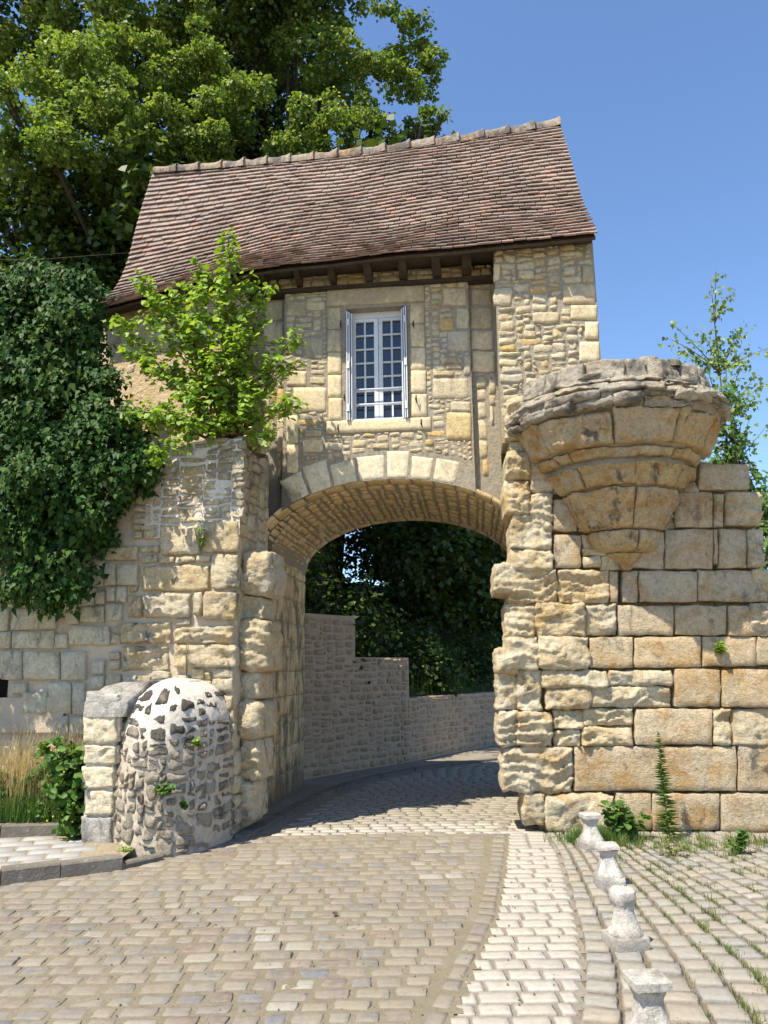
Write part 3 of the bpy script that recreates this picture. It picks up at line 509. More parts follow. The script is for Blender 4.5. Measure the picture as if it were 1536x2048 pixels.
# ------------------------------------------------------------------ setting
def gridsheet(name, x0, y0, x1, y1, step, hz, mat, keep=None, lab=None):
    nx, ny = int((x1 - x0) / step), int((y1 - y0) / step); V = []; F = []
    for j in range(ny + 1):
        for i in range(nx + 1):
            x, y = x0 + i * step, y0 + j * step; V.append((x, y, hz(x, y)))
    for j in range(ny):
        for i in range(nx):
            if keep is None or keep(x0 + (i + .5) * step, y0 + (j + .5) * step):
                a = j * (nx + 1) + i; F.append((a, a + 1, a + nx + 2, a + nx + 1))
    o = obj(name, V, F, mat, None, True); o['kind'] = 'structure'
    if lab: o['label'] = lab
    return o
g = obj('ground', [(-400, -200, -.07), (400, -200, -.07), (400, 600, -.07), (-400, 600, -.07)], [(0, 1, 2, 3)], M_gnd); g['kind'] = 'structure'
def ip(tab):
    a = sorted((y, x) for x, y in tab); ys = [q[0] for q in a]; xs = [q[1] for q in a]
    def f(y):
        if y < ys[0]: return xs[0] + (xs[1] - xs[0]) / (ys[1] - ys[0]) * (y - ys[0])
        if y > ys[-1]: return xs[-1] + (xs[-1] - xs[-2]) / (ys[-1] - ys[-2]) * (y - ys[-1])
        return float(np.interp(y, ys, xs))
    return f
PL, PRR, BR_, GL = ip(DATA['path_l']), ip(DATA['path_r']), ip(DATA['border_r']), ip(DATA['gut_l'])
nz = noise.noise
road = gridsheet('road', -7.0, 1.6, 1.7, 8.12, .05, lambda x, y: -.0005 + .0025 * nz((x * 1.7, y * 1.7, 1)) + .0025 * nz((x * 9, y * 9, 4)), M_bed,
                 lambda x, y: x < PL(y) + .03)
passage = gridsheet('passage_paving', -2.2, 8.12, 9.0, 21.0, .1, lambda x, y: -.010 + .003 * nz((x * 3, y * 3, 1)), M_bed3)
path = gridsheet('footpath', -.5, 1.6, 2.4, 9.6, .05, lambda x, y: -.008 + .003 * nz((x * 6, y * 6, 1)), M_bed3, lambda x, y: PL(y) - .02 < x < PRR(y) + .03 and (x < 1.7 or y < 8.12))
yard = gridsheet('cobbled_yard', .2, 1.6, 7.0, 8.35, .05, lambda x, y: -.012 + .006 * nz((x * 4, y * 4, 1)), M_bed2, lambda x, y: x > PRR(y) + .01)

def cob_variants(n, k, proud, rough, rp, nx=6, ny=5, bev=.06, wob=.03):
    out = []
    for i in range(n):
        def mp(s, z, h): return (s, z, h)
        v, f = stone_geo((-.5 + RN.uniform(-.04, .04), -.5 + RN.uniform(-.05, .05), .5 + RN.uniform(-.04, .04), -.5 + RN.uniform(-.05, .05), .5 + RN.uniform(-.04, .04), .5 + RN.uniform(-.05, .05), -.5 + RN.uniform(-.04, .04), .5 + RN.uniform(-.05, .05)),
                         mp, nx, ny, proud, .05, k, rough, 2.6, wob, i * 13.7 + 1, rp, bev=bev)
        out.append((v, f))
    return out
def lay(name, parent, items, mat, variants, keep=300, stuff='stones_beyond'):
    """items: (x, y, z, w, l, rot). The ones that show largest are objects; the rest are one mesh."""
    def size(it):
        x, y = it[0], it[1]
        vis = abs(x) < .52 * y + .1 and y > 3.75
        return (0 if vis else 1, x * x + y * y)
    items = sorted(items, key=size)
    mes = []
    for i, (v, f) in enumerate(variants):
        me = mesh(name, v, f, True); me.materials.append(mat); mes.append(me)
    for it in items[:keep]:
        o = bpy.data.objects.new(name, RN.choice(mes)); COL.objects.link(o); o.parent = parent
        o.location = it[:3]; o.scale = (it[3], it[4], 1); o.rotation_euler = (RN.uniform(-.012, .012), RN.uniform(-.012, .012), it[5] + (pi if RN.random() < .5 else 0))
    rest = items[keep:]
    if rest:
        m = MB()
        for it in rest:
            v, f = RN.choice(variants); c, s_ = cos(it[5]), sin(it[5])
            m.add([(it[0] + a * it[3] * c - b * it[4] * s_, it[1] + a * it[3] * s_ + b * it[4] * c, it[2] + h) for a, b, h in v], f, RN.random())
        o = m.build(stuff, mat, parent, True, True); o['kind'] = 'stuff'
# road cobbles, rows across the road
it = []
y = 2.4; row = 0
while y < 8.1:
    l = RN.uniform(.125, .17); xr = GL(y) - .01; xl = -4.2 if y < 6.3 else max(-4, np.interp(y, [6.3, 6.9, 7.3, 7.7, 8.3], [-3.2, -2.25, -1.95, -1.62, -1.35]))
    x = xr - RN.uniform(0, .03)
    while x > xl:
        wd = RN.uniform(.13, .225)
        yy = y + l / 2 + .035 * sin((x + .5) * 1.3) + .05 * (x * .12)
        it.append((x - wd / 2, yy + RN.uniform(-.008, .008), RN.uniform(-.003, .0012), wd - .008 - .01 * RN.random() ** 2, l - .006 - .012 * RN.random() ** 2, RN.uniform(-.08, .08)))
        x -= wd
    y += l
lay('cobble', road, it, M_cob, cob_variants(12, .18, .0045, .0035, 3.0, bev=.10, wob=.07), 300, 'cobbles')
# two rows of gutter stones along the pale path
it = []
for k in range(1):
    y = 2.6
    while y < 9.2:
        l = RN.uniform(.13, .22); a, b = GL(y + l / 2), PL(y + l / 2) - .012; wd = (b - a)
        sl_ = atan2(PL(y + l) - PL(y), l)
        it.append((a + wd * (k + .5), y + l / 2, RN.uniform(-.006, -.002), wd - .010, l - .010, -sl_ + RN.uniform(-.03, .03)))
        y += l
lay('gutter_stone', road, it, M_cob, cob_variants(5, .2, .007, .003, 3.0, bev=.06, wob=.05))
# pale setts of the path
it = []
y = 2.9
while y < 8.25:
    l = RN.uniform(.125, .155); a, b = PL(y + l / 2), PRR(y + l / 2)
    n = max(2, round((b - a) / RN.uniform(.175, .215))); wd = (b - a) / n; sft = RN.choice((0, .5)) * wd
    edges = [a] + [a + wd * (i + (.5 if sft else 0)) + RN.uniform(-.012, .012) for i in range(0 if sft else 1, n)] + [b]
    for e0, e1 in zip(edges[:-1], edges[1:]):
        if e1 - e0 < .04: continue
        it.append(((e0 + e1) / 2, y + l / 2, RN.uniform(-.006, -.003), e1 - e0 - .009, l - .009, RN.uniform(-.015, .015)))
    y += l
lay('pale_sett', path, it, M_pale, cob_variants(8, .10, .006, .0016, 6.0, bev=.06, wob=.04), 300, 'pale_setts')
# yard cobbles, rows running towards the camera
it = []
for k in range(0, 30):
    y = 2.6 + RN.uniform(0, .15)
    tt = min(1, k / 9)
    X = lambda y: (PRR(y) + .02 + k * .15) * (1 - tt) + (1.25 + k * .15 - .10 * (y - 5)) * tt
    t2 = min(1, (k + 1) / 9)
    XN = lambda y: (PRR(y) + .17 + k * .15) * (1 - t2) + (1.40 + k * .15 - .10 * (y - 5)) * t2
    while y < 8.05:
        l = RN.uniform(.14, .22); xa = X(y + l / 2); xb = XN(y + l / 2); x = (xa + xb) / 2
        if x < 6.2: it.append((x, y + l / 2, RN.uniform(-.008, .002), xb - xa - RN.uniform(.008, .02), l - RN.uniform(.012, .024), -atan2(X(y + l) - X(y), l) + RN.uniform(-.04, .04)))
        y += l
lay('yard_cobble', yard, it, M_ycob, cob_variants(10, .18, .010, .004, 3.2, bev=.07, wob=.06), 300, 'yard_cobbles')
# passage setts
it = []
pasl = ip(DATA['pas_l']); y = 8.14; row = 0
while y < 17:
    l = .14; a = pasl(y + l / 2) + .16; b = 1.42 if y < 8.5 else min(8, 1.7 + max(0, y - 9) * 1.1)
    x = a + (row % 2) * .1
    while x < b:
        wd = RN.uniform(.17, .22)
        it.append((x + wd / 2, y + l / 2 - .012 * (x - a), RN.uniform(-.006, -.002), wd - .012, l - .012, RN.uniform(-.02, .02)))
        x += wd
    y += l; row += 1
V8 = cob_variants(5, .1, .006, .0016, 6.0, 4, 4, bev=.06, wob=.04)
lay('passage_sett', passage, [q for q in it if q[1] < 8.62], M_pale, V8, 60, 'passage_setts')
lay('grey_sett', passage, [q for q in it if q[1] >= 8.62], M_sett, V8, 300, 'grey_setts')
# dark gutter band and the raised footway along the left of the passage
yy = [8.0, 8.4, 9.1, 10.0, 10.5, 11.45, 12.3, 13.07, 13.7, 14.5, 15.9, 18]
pts = [(pasl(q), q) for q in yy]
retx = DATA['ret']
m = MB()
for (a, b), (c, d) in zip(pts[:-1], pts[1:]):
    dx, dy = c - a, d - b; L = math.hypot(dx, dy); n = max(1, int(L / .5)); nx_, ny_ = -dy / L, dx / L
    for i in range(n):
        p0 = (a + dx * (i + .02) / n, b + dy * (i + .02) / n); p1 = (a + dx * (i + .98) / n, b + dy * (i + .98) / n)
        for q in ((0, .14),):
            z1 = .03 + RN.uniform(-.004, .004)
            V = []
            for z in (-.06, z1):
                for pp, o_ in ((p0, 0), (p1, 0), (p1, .14), (p0, .14)): V.append((pp[0] + nx_ * o_, pp[1] + ny_ * o_, z))
            obj('kerb_stone', V, BOXF, M_kerb, passage)
foot = MB()
lft = [(-1.55, 8.3), (-1.5, 8.9), (-1.4, 9.8), (-1.3, 11.0), (-1.25, 11.9), (-.9, 12.4), (-.4, 13.05), (.33, 13.95), (1.2, 15.3), (2.42, 17.1), (3.8, 18.8)]
rgt = [(pasl(q) - .12, q) for q in (8.3, 8.9, 9.8, 10.6, 11.2, 11.7, 12.2, 12.9, 13.6, 14.8, 16.2)]
V = [(x, y_, .022) for x, y_ in lft] + [(x, y_, .022) for x, y_ in rgt]; n = len(lft)
fw = obj('footway', V, [(i, n + i, n + i + 1, i + 1) for i in range(n - 1)], M_bed3); fw['kind'] = 'structure'

# left pavement
KB = DATA['kerb']
pv = obj('pavement', [(-6, 4.6, .085), (KB[0][0], KB[0][1], .085), (KB[1][0], KB[1][1], .085), (KB[2][0], KB[2][1], .085), (KB[3][0] - .02, KB[3][1] + .03, .085), (-2.25, 7.4, .085), (-2.8, 7.95, .085), (-6.0, 7.95, .085)], [(0, 1, 2, 3, 4, 5, 6, 7)], M_mdark); pv['kind'] = 'structure'
def kin(x, y):
    yk = np.interp(x, [-6, KB[0][0], KB[1][0], KB[2][0], KB[3][0]], [4.6, KB[0][1], KB[1][1], KB[2][1], KB[3][1]])
    return y > yk + .12
me = None
V6 = cob_variants(3, .02, .004, .0006, 8, 4, 4, bev=.03, wob=.01)
mes = []
for v, f in V6:
    q = mesh('paving_slab', v, f, True); q.materials.append(M_slab); mes.append(q)
for r_ in range(8):
    for c_ in range(18):
        u_, v_ = -.30 + r_ * .205, -4.3 + c_ * .285 + (r_ % 2) * .12
        x = v_ * .975 - u_ * .30 + .35; y = 7.0 + u_ * .96 + (v_ + 2.6) * .30 + .08
        if kin(x, y) and y < 7.72 and x < -2.46 - max(0, y - 7.05) * .6 and x > -5:
            o = bpy.data.objects.new('paving_slab', RN.choice(mes)); COL.objects.link(o); o.parent = pv
            o.location = (x, y, .085 + RN.uniform(-.001, .002)); o.scale = (.280, .200, 1); o.rotation_euler = (0, 0, .298)
def kerb_run(pts, w_, z0, z1, n_each, mat, parent):
    for (a, b), (c, d) in zip(pts[:-1], pts[1:]):
        dx, dy = c - a, d - b; L = math.hypot(dx, dy); n = max(1, round(L / n_each)); nx_, ny_ = -dy / L, dx / L
        for i in range(n):
            e0, e1 = (i + .008) / n, (i + .992) / n
            P = [(a + dx * e + nx_ * o_, b + dy * e + ny_ * o_) for e, o_ in ((e0, 0), (e1, 0), (e1, w_), (e0, w_))]
            dz = RN.uniform(-.006, .006); ins = .012
            Q = [(a + dx * e + nx_ * o_, b + dy * e + ny_ * o_) for e, o_ in ((e0, ins), (e1, ins), (e1, w_), (e0, w_))]
            V = [(x, y_, z0) for x, y_ in P] + [(x, y_, z1 - .014 + dz) for x, y_ in P] + [(x, y_, z1 + dz) for x, y_ in Q]
            F = [(0, 3, 2, 1), (0, 1, 5, 4), (1, 2, 6, 5), (2, 3, 7, 6), (3, 0, 4, 7), (4, 5, 9, 8), (5, 6, 10, 9), (6, 7, 11, 10), (7, 4, 8, 11), (8, 9, 10, 11)]
            obj('kerb_stone', V, F, mat, parent)
kerb_run([(-6, 4.6)] + KB[:4], .13, -.08, .115, .62, M_kerb, pv)
kerb_run([KB[3], (KB[4][0], KB[4][1] - .12)], .10, -.08, .05, .5, M_kerb, pv)
kerb_run([(-6.2, 7.45), (-4.19, 7.69), (-3.68, 7.76), (-2.95, 7.83)], .13, .0, .20, .8, M_kerb, pv)
verge = gridsheet('verge', -7.0, 7.7, -2.55, 8.9, .1, lambda x, y: .17 + .05 * nz((x * 2, y * 2, 7)) + .10 * (y - 7.7), M_soil, lambda x, y: y > 7.9 - max(0, -3.7 - x) * .13)
# ------------------------------------------------------------------ gatehouse
FF = Frame(0, 8.72, -6.5)
GH = empty('gatehouse', (0, 8.72, 0), 'small stone gatehouse over a wide arch, steep brown tiled roof and one white window', 'gatehouse')
AC, AA, AZ, AB = .05, 1.55, 2.98, .80
def arch_z(s):
    q = (s - AC) / AA
    return AZ + AB * sqrt(max(0, 1 - q * q)) if abs(q) < 1 else AZ
W0, W1, WZ0, WZ1 = -.435, .31, 4.50, 5.95
core = MB()
def colbox(f, s0, s1, zb0, zb1, zt, h0, h1, m=None):
    (m or core).hexa([f(s0, zb0, h0), f(s1, zb1, h0), f(s1, zb1, h1), f(s0, zb0, h1), f(s0, zt, h0), f(s1, zt, h0), f(s1, zt, h1), f(s0, zt, h1)])
SEC = [(-1.95, -1.5, -.12, None), (-1.5, -1.21, -.12, 1), (-1.21, 1.06, 0, 1), (1.06, 1.37, -.08, 1), (1.37, 1.60, -.16, 1), (1.60, 2.5, -.16, None)]
for s0, s1, h, a in SEC:
    if a is None: colbox(FF, s0, s1, 0, 0, 6.42, h, -2.6); continue
    cuts = sorted(set([s0, s1] + [c for c in (W0, W1) if s0 < c < s1] + list(np.arange(s0 + .06, s1 - .02, .06))))
    for c0, c1 in zip(cuts[:-1], cuts[1:]):
        if h == 0 and c0 >= W0 - 1e-6 and c1 <= W1 + 1e-6:
            colbox(FF, c0, c1, arch_z(c0), arch_z(c1), WZ0, h, -2.6); colbox(FF, c0, c1, WZ1, WZ1, 6.42, h, -2.6); colbox(FF, c0, c1, WZ0, WZ0, WZ1, -.24, -2.6)
        else: colbox(FF, c0, c1, arch_z(c0), arch_z(c1), 6.42, h, -2.6)
colbox(FF, 1.37, 2.5, 4.05, 4.05, 6.42, .36, -.16)
wall = core.build('wall', M_mort, GH)
def put(quads, f, parent, mat, name='stone', n=(8, 6), proud=.018, depth=.06, **k):
    for q in quads:
        a, b, c, d = bbox(q)
        stone(name, parent, mat, q, f, n[0], n[1], proud + RN.uniform(-.004, .006), depth, seed=RN.uniform(0, 99), **k)
SUR = DATA['surround']
put(SUR[:10], FF, wall, M_dress, 'window_surround', (6, 8), .022, .05, k=.04, rough=.003, freq=6, wob=.004, round_p=10)
put(SUR[10:], FF, wall, M_dress, 'window_surround', (16, 6), .026, .05, k=.02, rough=.003, freq=6, wob=.004, round_p=12)
PB = [shrink(q, .006) for q in DATA['panel_big']]
put(PB[:6], FF, wall, M_dress, 'stone', (10, 8), .014, .05, k=.06, rough=.006, freq=12, wob=.010, round_p=6)
put(PB[6:], FF, wall, M_panel, 'stone', (10, 8), .014, .05, k=.10, rough=.008, freq=12, wob=.012, round_p=6)
# voussoirs
th = [pi - .74]
while th[-1] > 1.12: th.append(th[-1] - RN.uniform(.165, .215))
VO = []
def ell(t, o=0.0):
    nx_, nz_ = cos(t) / AA, sin(t) / AB; L = math.hypot(nx_, nz_)
    return AC + AA * cos(t) + nx_ / L * o, AZ + AB * sin(t) + nz_ / L * o
for a, b in zip(th[:-1], th[1:]):
    d = RN.uniform(.27, .36); g = .010
    p0, p1 = ell(a - g, .008), ell(b + g, .008); q0, q1 = ell(a - g * .8, d), ell(b + g * .8, d)
    VO.append((*p0, *p1, *q1, *q0))
put(VO, FF, wall, M_vouss, 'voussoir', (7, 10), .007, .10, k=.05, rough=.005, freq=9, wob=.008, round_p=6)
def in_panel(s, z):
    if not (-1.20 < s < 1.05 and 3.0 < z < 6.22): return False
    q = ((s - AC) / (AA + .33)) ** 2 + (max(0, z - AZ) / (AB + .34)) ** 2
    if abs(s - AC) < 1.35 and q < 1: return False
    if abs(s - AC) >= 1.35 and z < arch_z(s) + .1: return False
    return not (W0 - .03 < s < W1 + .03 and WZ0 - .03 < z < WZ1 + .03)
res = SUR + PB
for a, b, c, d in pack(in_panel, -1.2, 3.3, 1.05, 6.22, res, (.08, .26), (.05, .11), .02):
    stone('stone', wall, M_panel, rectq(a + .008, b + .007, c - .008, d - .007, .014), FF, 6, 5, RN.uniform(.002, .014), .05, k=.25, rough=.009, freq=16, wob=.012, rag=.4, seed=RN.uniform(0, 99), round_p=2.5)
# side strips set back where the drawbridge stood
for key, x0, x1, h in (('strip_l', -1.5, -1.22, -.12), ('strip_r', 1.07, 1.36, -.08)):
    f = FF.off(h); Q = [shrink(q, .006) for q in DATA[key]]
    put(Q, f, wall, M_dress, 'stone', (8, 8), .016, .05, k=.08, rough=.006, freq=10, wob=.008, round_p=8)
    for a, b, c, d in pack(lambda s, z: z > arch_z(s) + .05 and z < 6.2, x0, 3.0, x1, 6.2, Q, (.12, .3), (.08, .3), .02, flat=False):
        stone('stone', wall, M_panel, rectq(a + .008, b + .008, c - .008, d - .008, .008), f, 6, 5, RN.uniform(.006, .02), .05, k=.25, rough=.009, freq=12, wob=.01, seed=RN.uniform(0, 99), round_p=4)
# band of rubble under the eaves
for a, b, c, d in pack(lambda s, z: True, -1.5, 6.26, 1.37, 6.42, [], (.14, .3), (.08, .14), .02):
    stone('stone', wall, M_panel, rectq(a + .009, b + .008, c - .009, d - .008, .010), FF, 5, 4, .012, .14, k=.4, rough=.012, freq=12, wob=.012, seed=RN.uniform(0, 99))
# right wing, proud of the front
fw_ = FF.off(.36)
WB = [shrink(q, .006) for q in DATA['wing_big']]
put(WB[:5], fw_, wall, M_dress, 'quoin', (8, 7), .018, .34, k=.06, rough=.004, freq=8, wob=.005, round_p=9)
put(WB[5:], fw_, wall, M_panel, 'stone', (9, 7), .022, .05, k=.3, rough=.012, freq=12, wob=.014, round_p=4)
low = stone_mat('wing rubble', [(0, (.60, .51, .34)), (.5, (.66, .56, .38)), (.85, (.60, .48, .29)), (1, (.64, .42, .14))], mott_amt=.15, dark=.35, dark_th=(.55, .7), bump=1.3, pale=.4, dark_col=(.16, .14, .11))
for a, b, c, d in pack(lambda s, z: 1.375 < s < 2.49 and z < 6.42, 1.38, 4.2, 2.49, 6.42, WB, (.11, .30), (.05, .13), .02):
    stone('stone', wall, low, rectq(a + .010, b + .008, c - .010, d - .008, .020), fw_, 7, 5, RN.uniform(.004, .03), .05, k=.25, rough=.018, freq=13, wob=.016, rag=.6, seed=RN.uniform(0, 99), round_p=2.2, tilt=(RN.uniform(-.006, .006), RN.uniform(-.006, .004)))
# left jamb of the passage
fj = lambda d, z, h: FF(-1.5 + h, z, -d)
for a, b, c, d in pack(lambda s, z: z < 2.99, 0, 0, 2.6, 3.0, [], (.34, .62), (.28, .36), .04, 4, 3, .33, flat=False):
    stone('jamb_stone', wall, M_jamb, rectq(a + .006, b + .006, c - .006, d - .006, .006), fj, 7, 5, .012, .03, k=.06, rough=.005, freq=6, wob=.006, seed=RN.uniform(0, 99), round_p=7)
# vault: courses of small stones along the axis of the passage
ARC = 3.9
def fv(t, d, h):
    a = pi * (1 - t / ARC); nx_, nz_ = cos(a) / AA, sin(a) / AB; L = math.hypot(nx_, nz_)
    return FF(AC + AA * cos(a) - nx_ / L * h, AZ + AB * sin(a) - nz_ / L * h, -d)
vr = [(a, b, c, d) for a, b, c, d in pack(lambda s, z: z > .28, 0, .28, ARC, 2.36, [], (.075, .15), (.14, .36), .02, 3, 4, flat=False)]
for k in range(18):
    vr.append((ARC * k / 18, .0, ARC * (k + 1) / 18, .27)); vr.append((ARC * k / 18, 2.37, ARC * (k + 1) / 18, 2.6))
vr = [q for q in vr if q[0] < 3.7]
RN.shuffle(vr); vr.sort(key=lambda q: -(q[2] - q[0]) * (q[3] - q[1]))
rest = MB()
for i, (a, b, c, d) in enumerate(vr):
    big = d - b > .22 and b < .01 or b > 2.3
    g = .006 if big else .012
    args = (rectq(a + g, b + g, c - g, d - g, .004 if big else .012), fv, 4, 4, .006 if big else RN.uniform(.004, .02), .04, .1 if big else .4, .006, 12, .004 if big else .014, RN.uniform(0, 99))
    if i < 300: stone('vault_stone', wall, M_vault, *args)
    else: v, f = stone_geo(*args); rest.add(v, f, RN.random())
if rest.v: o = rest.build('vault_stones', M_vault, wall, True, True); o['kind'] = 'stuff'
# left wing, its wall turned back
WF = Frame(-1.62, 8.85, -23)
lw = MB(); lw.hexa([WF(-2.42, 2.5, 0), WF(-.06, 2.5, 0), FF(-1.9, 2.5, -1.2), WF(-2.3, 2.5, -1.4), WF(-2.42, 6.42, 0), WF(-.06, 6.42, 0), FF(-1.9, 6.42, -1.2), WF(-2.3, 6.42, -1.4)])
lwo = lw.build('side_wall', M_plaster, GH)
z_ = 3.2
while z_ < 6.3:
    h_ = RN.uniform(.26, .44); wq = RN.choice((.22, .36))
    stone('quoin', lwo, M_dress, rectq(-2.425, z_ + .006, -2.42 + wq, min(z_ + h_, 6.36) - .006, .004), WF, 6, 7, .02, .3, k=.05, rough=.005, freq=7, wob=.006, seed=z_ * 9, round_p=8)
    z_ += h_
for a, b, c, d in pack(lambda s, z: s > -2.0 and (RN.random() < .9), -2.0, 3.7, .1, 6.4, [], (.12, .34), (.08, .18), .04):
    if RN.random() < .8:
        stone('stone', lwo, low, rectq(a + .014, b + .012, c - .014, d - .012, .014), WF, 6, 5, RN.uniform(.0, .018), .05, k=.3, rough=.014, freq=11, wob=.016, seed=RN.uniform(0, 99), round_p=2.2)

# ------------------------------------------------------------------ roof
RL, RR = np.array((-3.30, 10.1, 8.84)), np.array((2.43, 9.2, 8.84))
EA = [np.array(q) for q in ((-3.871, 9.467, 6.30), (-1.575, 8.47, 6.33), (2.40, 7.80, 6.33))]
AK = .366
def eave(a):
    k = AK; wd = .10
    def lin(a): return EA[0] + (EA[1] - EA[0]) * (a / k) if a < k else EA[1] + (EA[2] - EA[1]) * ((a - k) / (1 - k))
    return (lin(max(0, a - wd) if a > wd else a) + lin(a) * 2 + lin(min(1, a + wd) if a < 1 - wd else a)) / 4 if wd < a < 1 - wd else lin(a)
def roof_pt(a, b, up=0.0):
    r = RL + (RR - RL) * a; r = r + np.array([0, 0, -.09 * sin(pi * a)])
    e = eave(a); p = r + (e - r) * b
    fl = (.10 + .20 * (1 - a) ** 2)
    d = e - r; n = np.cross(RR - RL, d); n /= np.linalg.norm(n)
    if n[1] > 0: n = -n
    n = n if n[2] > 0 else -n
    k = -fl * sin(pi * min(1, b) ** 1.7) + .025 * nz((a * 7, b * 4, 2.0)) * min(1, 6 * b) + .05 * sin(pi * b) * nz((a * 3.2, b * 1.5, 8.0))
    return p + n * (k + up)
na, nb_ = 48, 20
V = []; F = []
for j in range(nb_ + 1):
    for i in range(na + 1): V.append(roof_pt(i / na, j / nb_, -.03))
NV = len(V)
for j in range(nb_ + 1):
    for i in range(na + 1): V.append(roof_pt(i / na, j / nb_, -.065))
for j in range(nb_):
    for i in range(na):
        a = j * (na + 1) + i; F.append((a, a + na + 1, a + na + 2, a + 1)); F.append((NV + a, NV + a + 1, NV + a + na + 2, NV + a + na + 1))
for i in range(na): a = nb_ * (na + 1) + i; F.append((a, NV + a, NV + a + 1, a + 1))
for j in range(nb_):
    a = j * (na + 1); F.append((a, NV + a, NV + a + na + 1, a + na + 1)); a += na; F.append((a, a + na + 1, NV + a + na + 1, NV + a))
# the far slope, plain
k0 = len(V)
back = [RL + np.array((-.2, 1.7, -2.5)), RR + np.array((.35, 1.6, -2.5))]
V += [RL + np.array((0, 0, -.04)), RR + np.array((0, 0, -.04)), back[1], back[0]]; F.append((k0, k0 + 1, k0 + 2, k0 + 3))
roof = obj('roof', V, F, M_wood, GH)
NROW = 34
items = []
for j in range(NROW):
    b1 = (j + 1) / NROW * 1.005; b0 = b1 - 1.55 / NROW; off = (j % 2) * .5
    n = 46
    for i in range(-1, n + 1):
        a0, a1 = (i + off) / n, (i + 1 + off) / n
        a0 = max(0.0, a0 + RN.uniform(-.0010, .0010)) - (.002 if i <= 0 else 0); a1 = min(1.0, a1 - .0009) + (.003 if a1 >= 1 else 0)
        if a1 - a0 < .004: continue
        lift = RN.uniform(.024, .036); sag = RN.uniform(-.004, .004) / 3
        if RN.random() < .03: sag += RN.uniform(-.006, .008)
        P = []
        for th_ in (0, .020):
            for (aa, bb, u) in ((a0, b1 + sag, lift), (a1, b1 + sag + RN.uniform(-.0008, .0008), lift + RN.uniform(-.003, .003)), (a1, max(0, b0), -.012), (a0, max(0, b0), -.012)): P.append(roof_pt(aa, bb, u + th_))
        items.append((j, P))
m = MB()
for j, P in items:
    if j >= NROW - 6 and P[0][0] > -2.6 and len([1 for _ in ()]) == 0 and items and j >= NROW - 6: pass
big = [q for q in items if q[0] >= NROW - 7][-300:]
ids = set(id(q) for q in big)
for q in items:
    if id(q) in ids: obj('tile', q[1], BOXF, M_tile, roof)
    else: m.hexa(q[1], RN.random())
o = m.build('tile_courses', M_tile, roof, False, True); o['kind'] = 'stuff'
# ridge tiles bedded in mortar
n = 17
for i in range(n):
    a0, a1 = i / n, (i + 1.08) / n; V = []; K = 9; S = 6
    sd = RN.uniform(0, 50)
    for q in range(S + 1):
        a = a0 + (a1 - a0) * q / S; c = RL + (RR - RL) * min(a, 1.004); c = c + np.array([0, 0, -.09 * sin(pi * min(1, a)) - .05])
        ax = (RR - RL) / np.linalg.norm(RR - RL); pe = np.array([-ax[1], ax[0], 0])
        bulge = .105 + .04 * (q / S) ** 6 + .014 * nz((a * 40, sd, 1))
        for k in range(K):
            t_ = pi * (k / (K - 1)) * 1.25 - .125 * pi
            r_ = bulge + .016 * nz((a * 60, k * .9, sd)); V.append(c + pe * cos(t_) * r_ + np.array([0, 0, 1]) * sin(t_) * r_)
    F = [(q * K + k, q * K + k + 1, (q + 1) * K + k + 1, (q + 1) * K + k) for q in range(S) for k in range(K - 1)]
    F += [tuple(range(K)), tuple(S * K + k for k in range(K - 1, -1, -1))]
    obj('ridge_tile', V, F, M_ridge, roof, True)
# gable ends and timber under the eaves
m = MB()
for A, E_, B in ((RR + np.array((-.14, .02, -.14)), np.array(FF(2.44, 6.4, .30)), np.array(FF(2.44, 6.4, -2.5))), (RL + np.array((.45, 0, -.55)), np.array(WF(-2.1, 6.3, -.25)), np.array(FF(-3.4, 6.4, -2.5)))):
    ax = (RR - RL) / np.linalg.norm(RR - RL); ins = -ax * .3 if A[0] > 0 else ax * .3
    V = [E_, B, A, E_ + ins, B + ins, A + ins]
    m.add(V, [(0, 1, 2), (3, 5, 4), (0, 3, 4, 1), (1, 4, 5, 2), (2, 5, 3, 0)])
m.build('gable', M_wood, GH)
m = MB(); m.hexa([FF(-1.7, 6.20, .07), FF(1.365, 6.20, .07), FF(1.365, 6.20, -.2), FF(-1.7, 6.20, -.2), FF(-1.7, 6.25, .06), FF(1.365, 6.25, .06), FF(1.365, 6.25, -.2), FF(-1.7, 6.25, -.2)])
m.build('wall_plate', M_wood, GH)
for i, s in enumerate((-1.42, -1.0, -.58, -.14, .28, .68, 1.04)):
    m = MB(); e = s * .02
    prof = [(.02, 6.275), (.20, 6.30), (.34, 6.37), (.34, 6.50), (.02, 6.62)]
    V = [FF(s - .045, z, h) for h, z in prof] + [FF(s + .045 + e, z, h) for h, z in prof]; n = len(prof)
    m.add(V, [tuple(range(n)), tuple(range(2 * n - 1, n - 1, -1))] + [(k, n + k, n + (k + 1) % n, (k + 1) % n) for k in range(n)])
    m.build('eaves_bracket', M_wood, GH)
# soffit boards follow the eave line
V = []; F = []
for i in range(25):
    a = i / 24; e = eave(a); p = np.array(e) + np.array((.0, .10, .02)); q = p + np.array((.08, .62, .12)) if a > AK else p + np.array((.25, .55, .1))
    V += [p, q, p + np.array((0, 0, .05)), q + np.array((0, 0, .05))]
for i in range(24):
    a = i * 4; b = a + 4; F += [(a, a + 1, b + 1, b), (a + 2, b + 2, b + 3, a + 3), (a, b, b + 2, a + 2)]
obj('soffit', V, F, M_wood, GH)

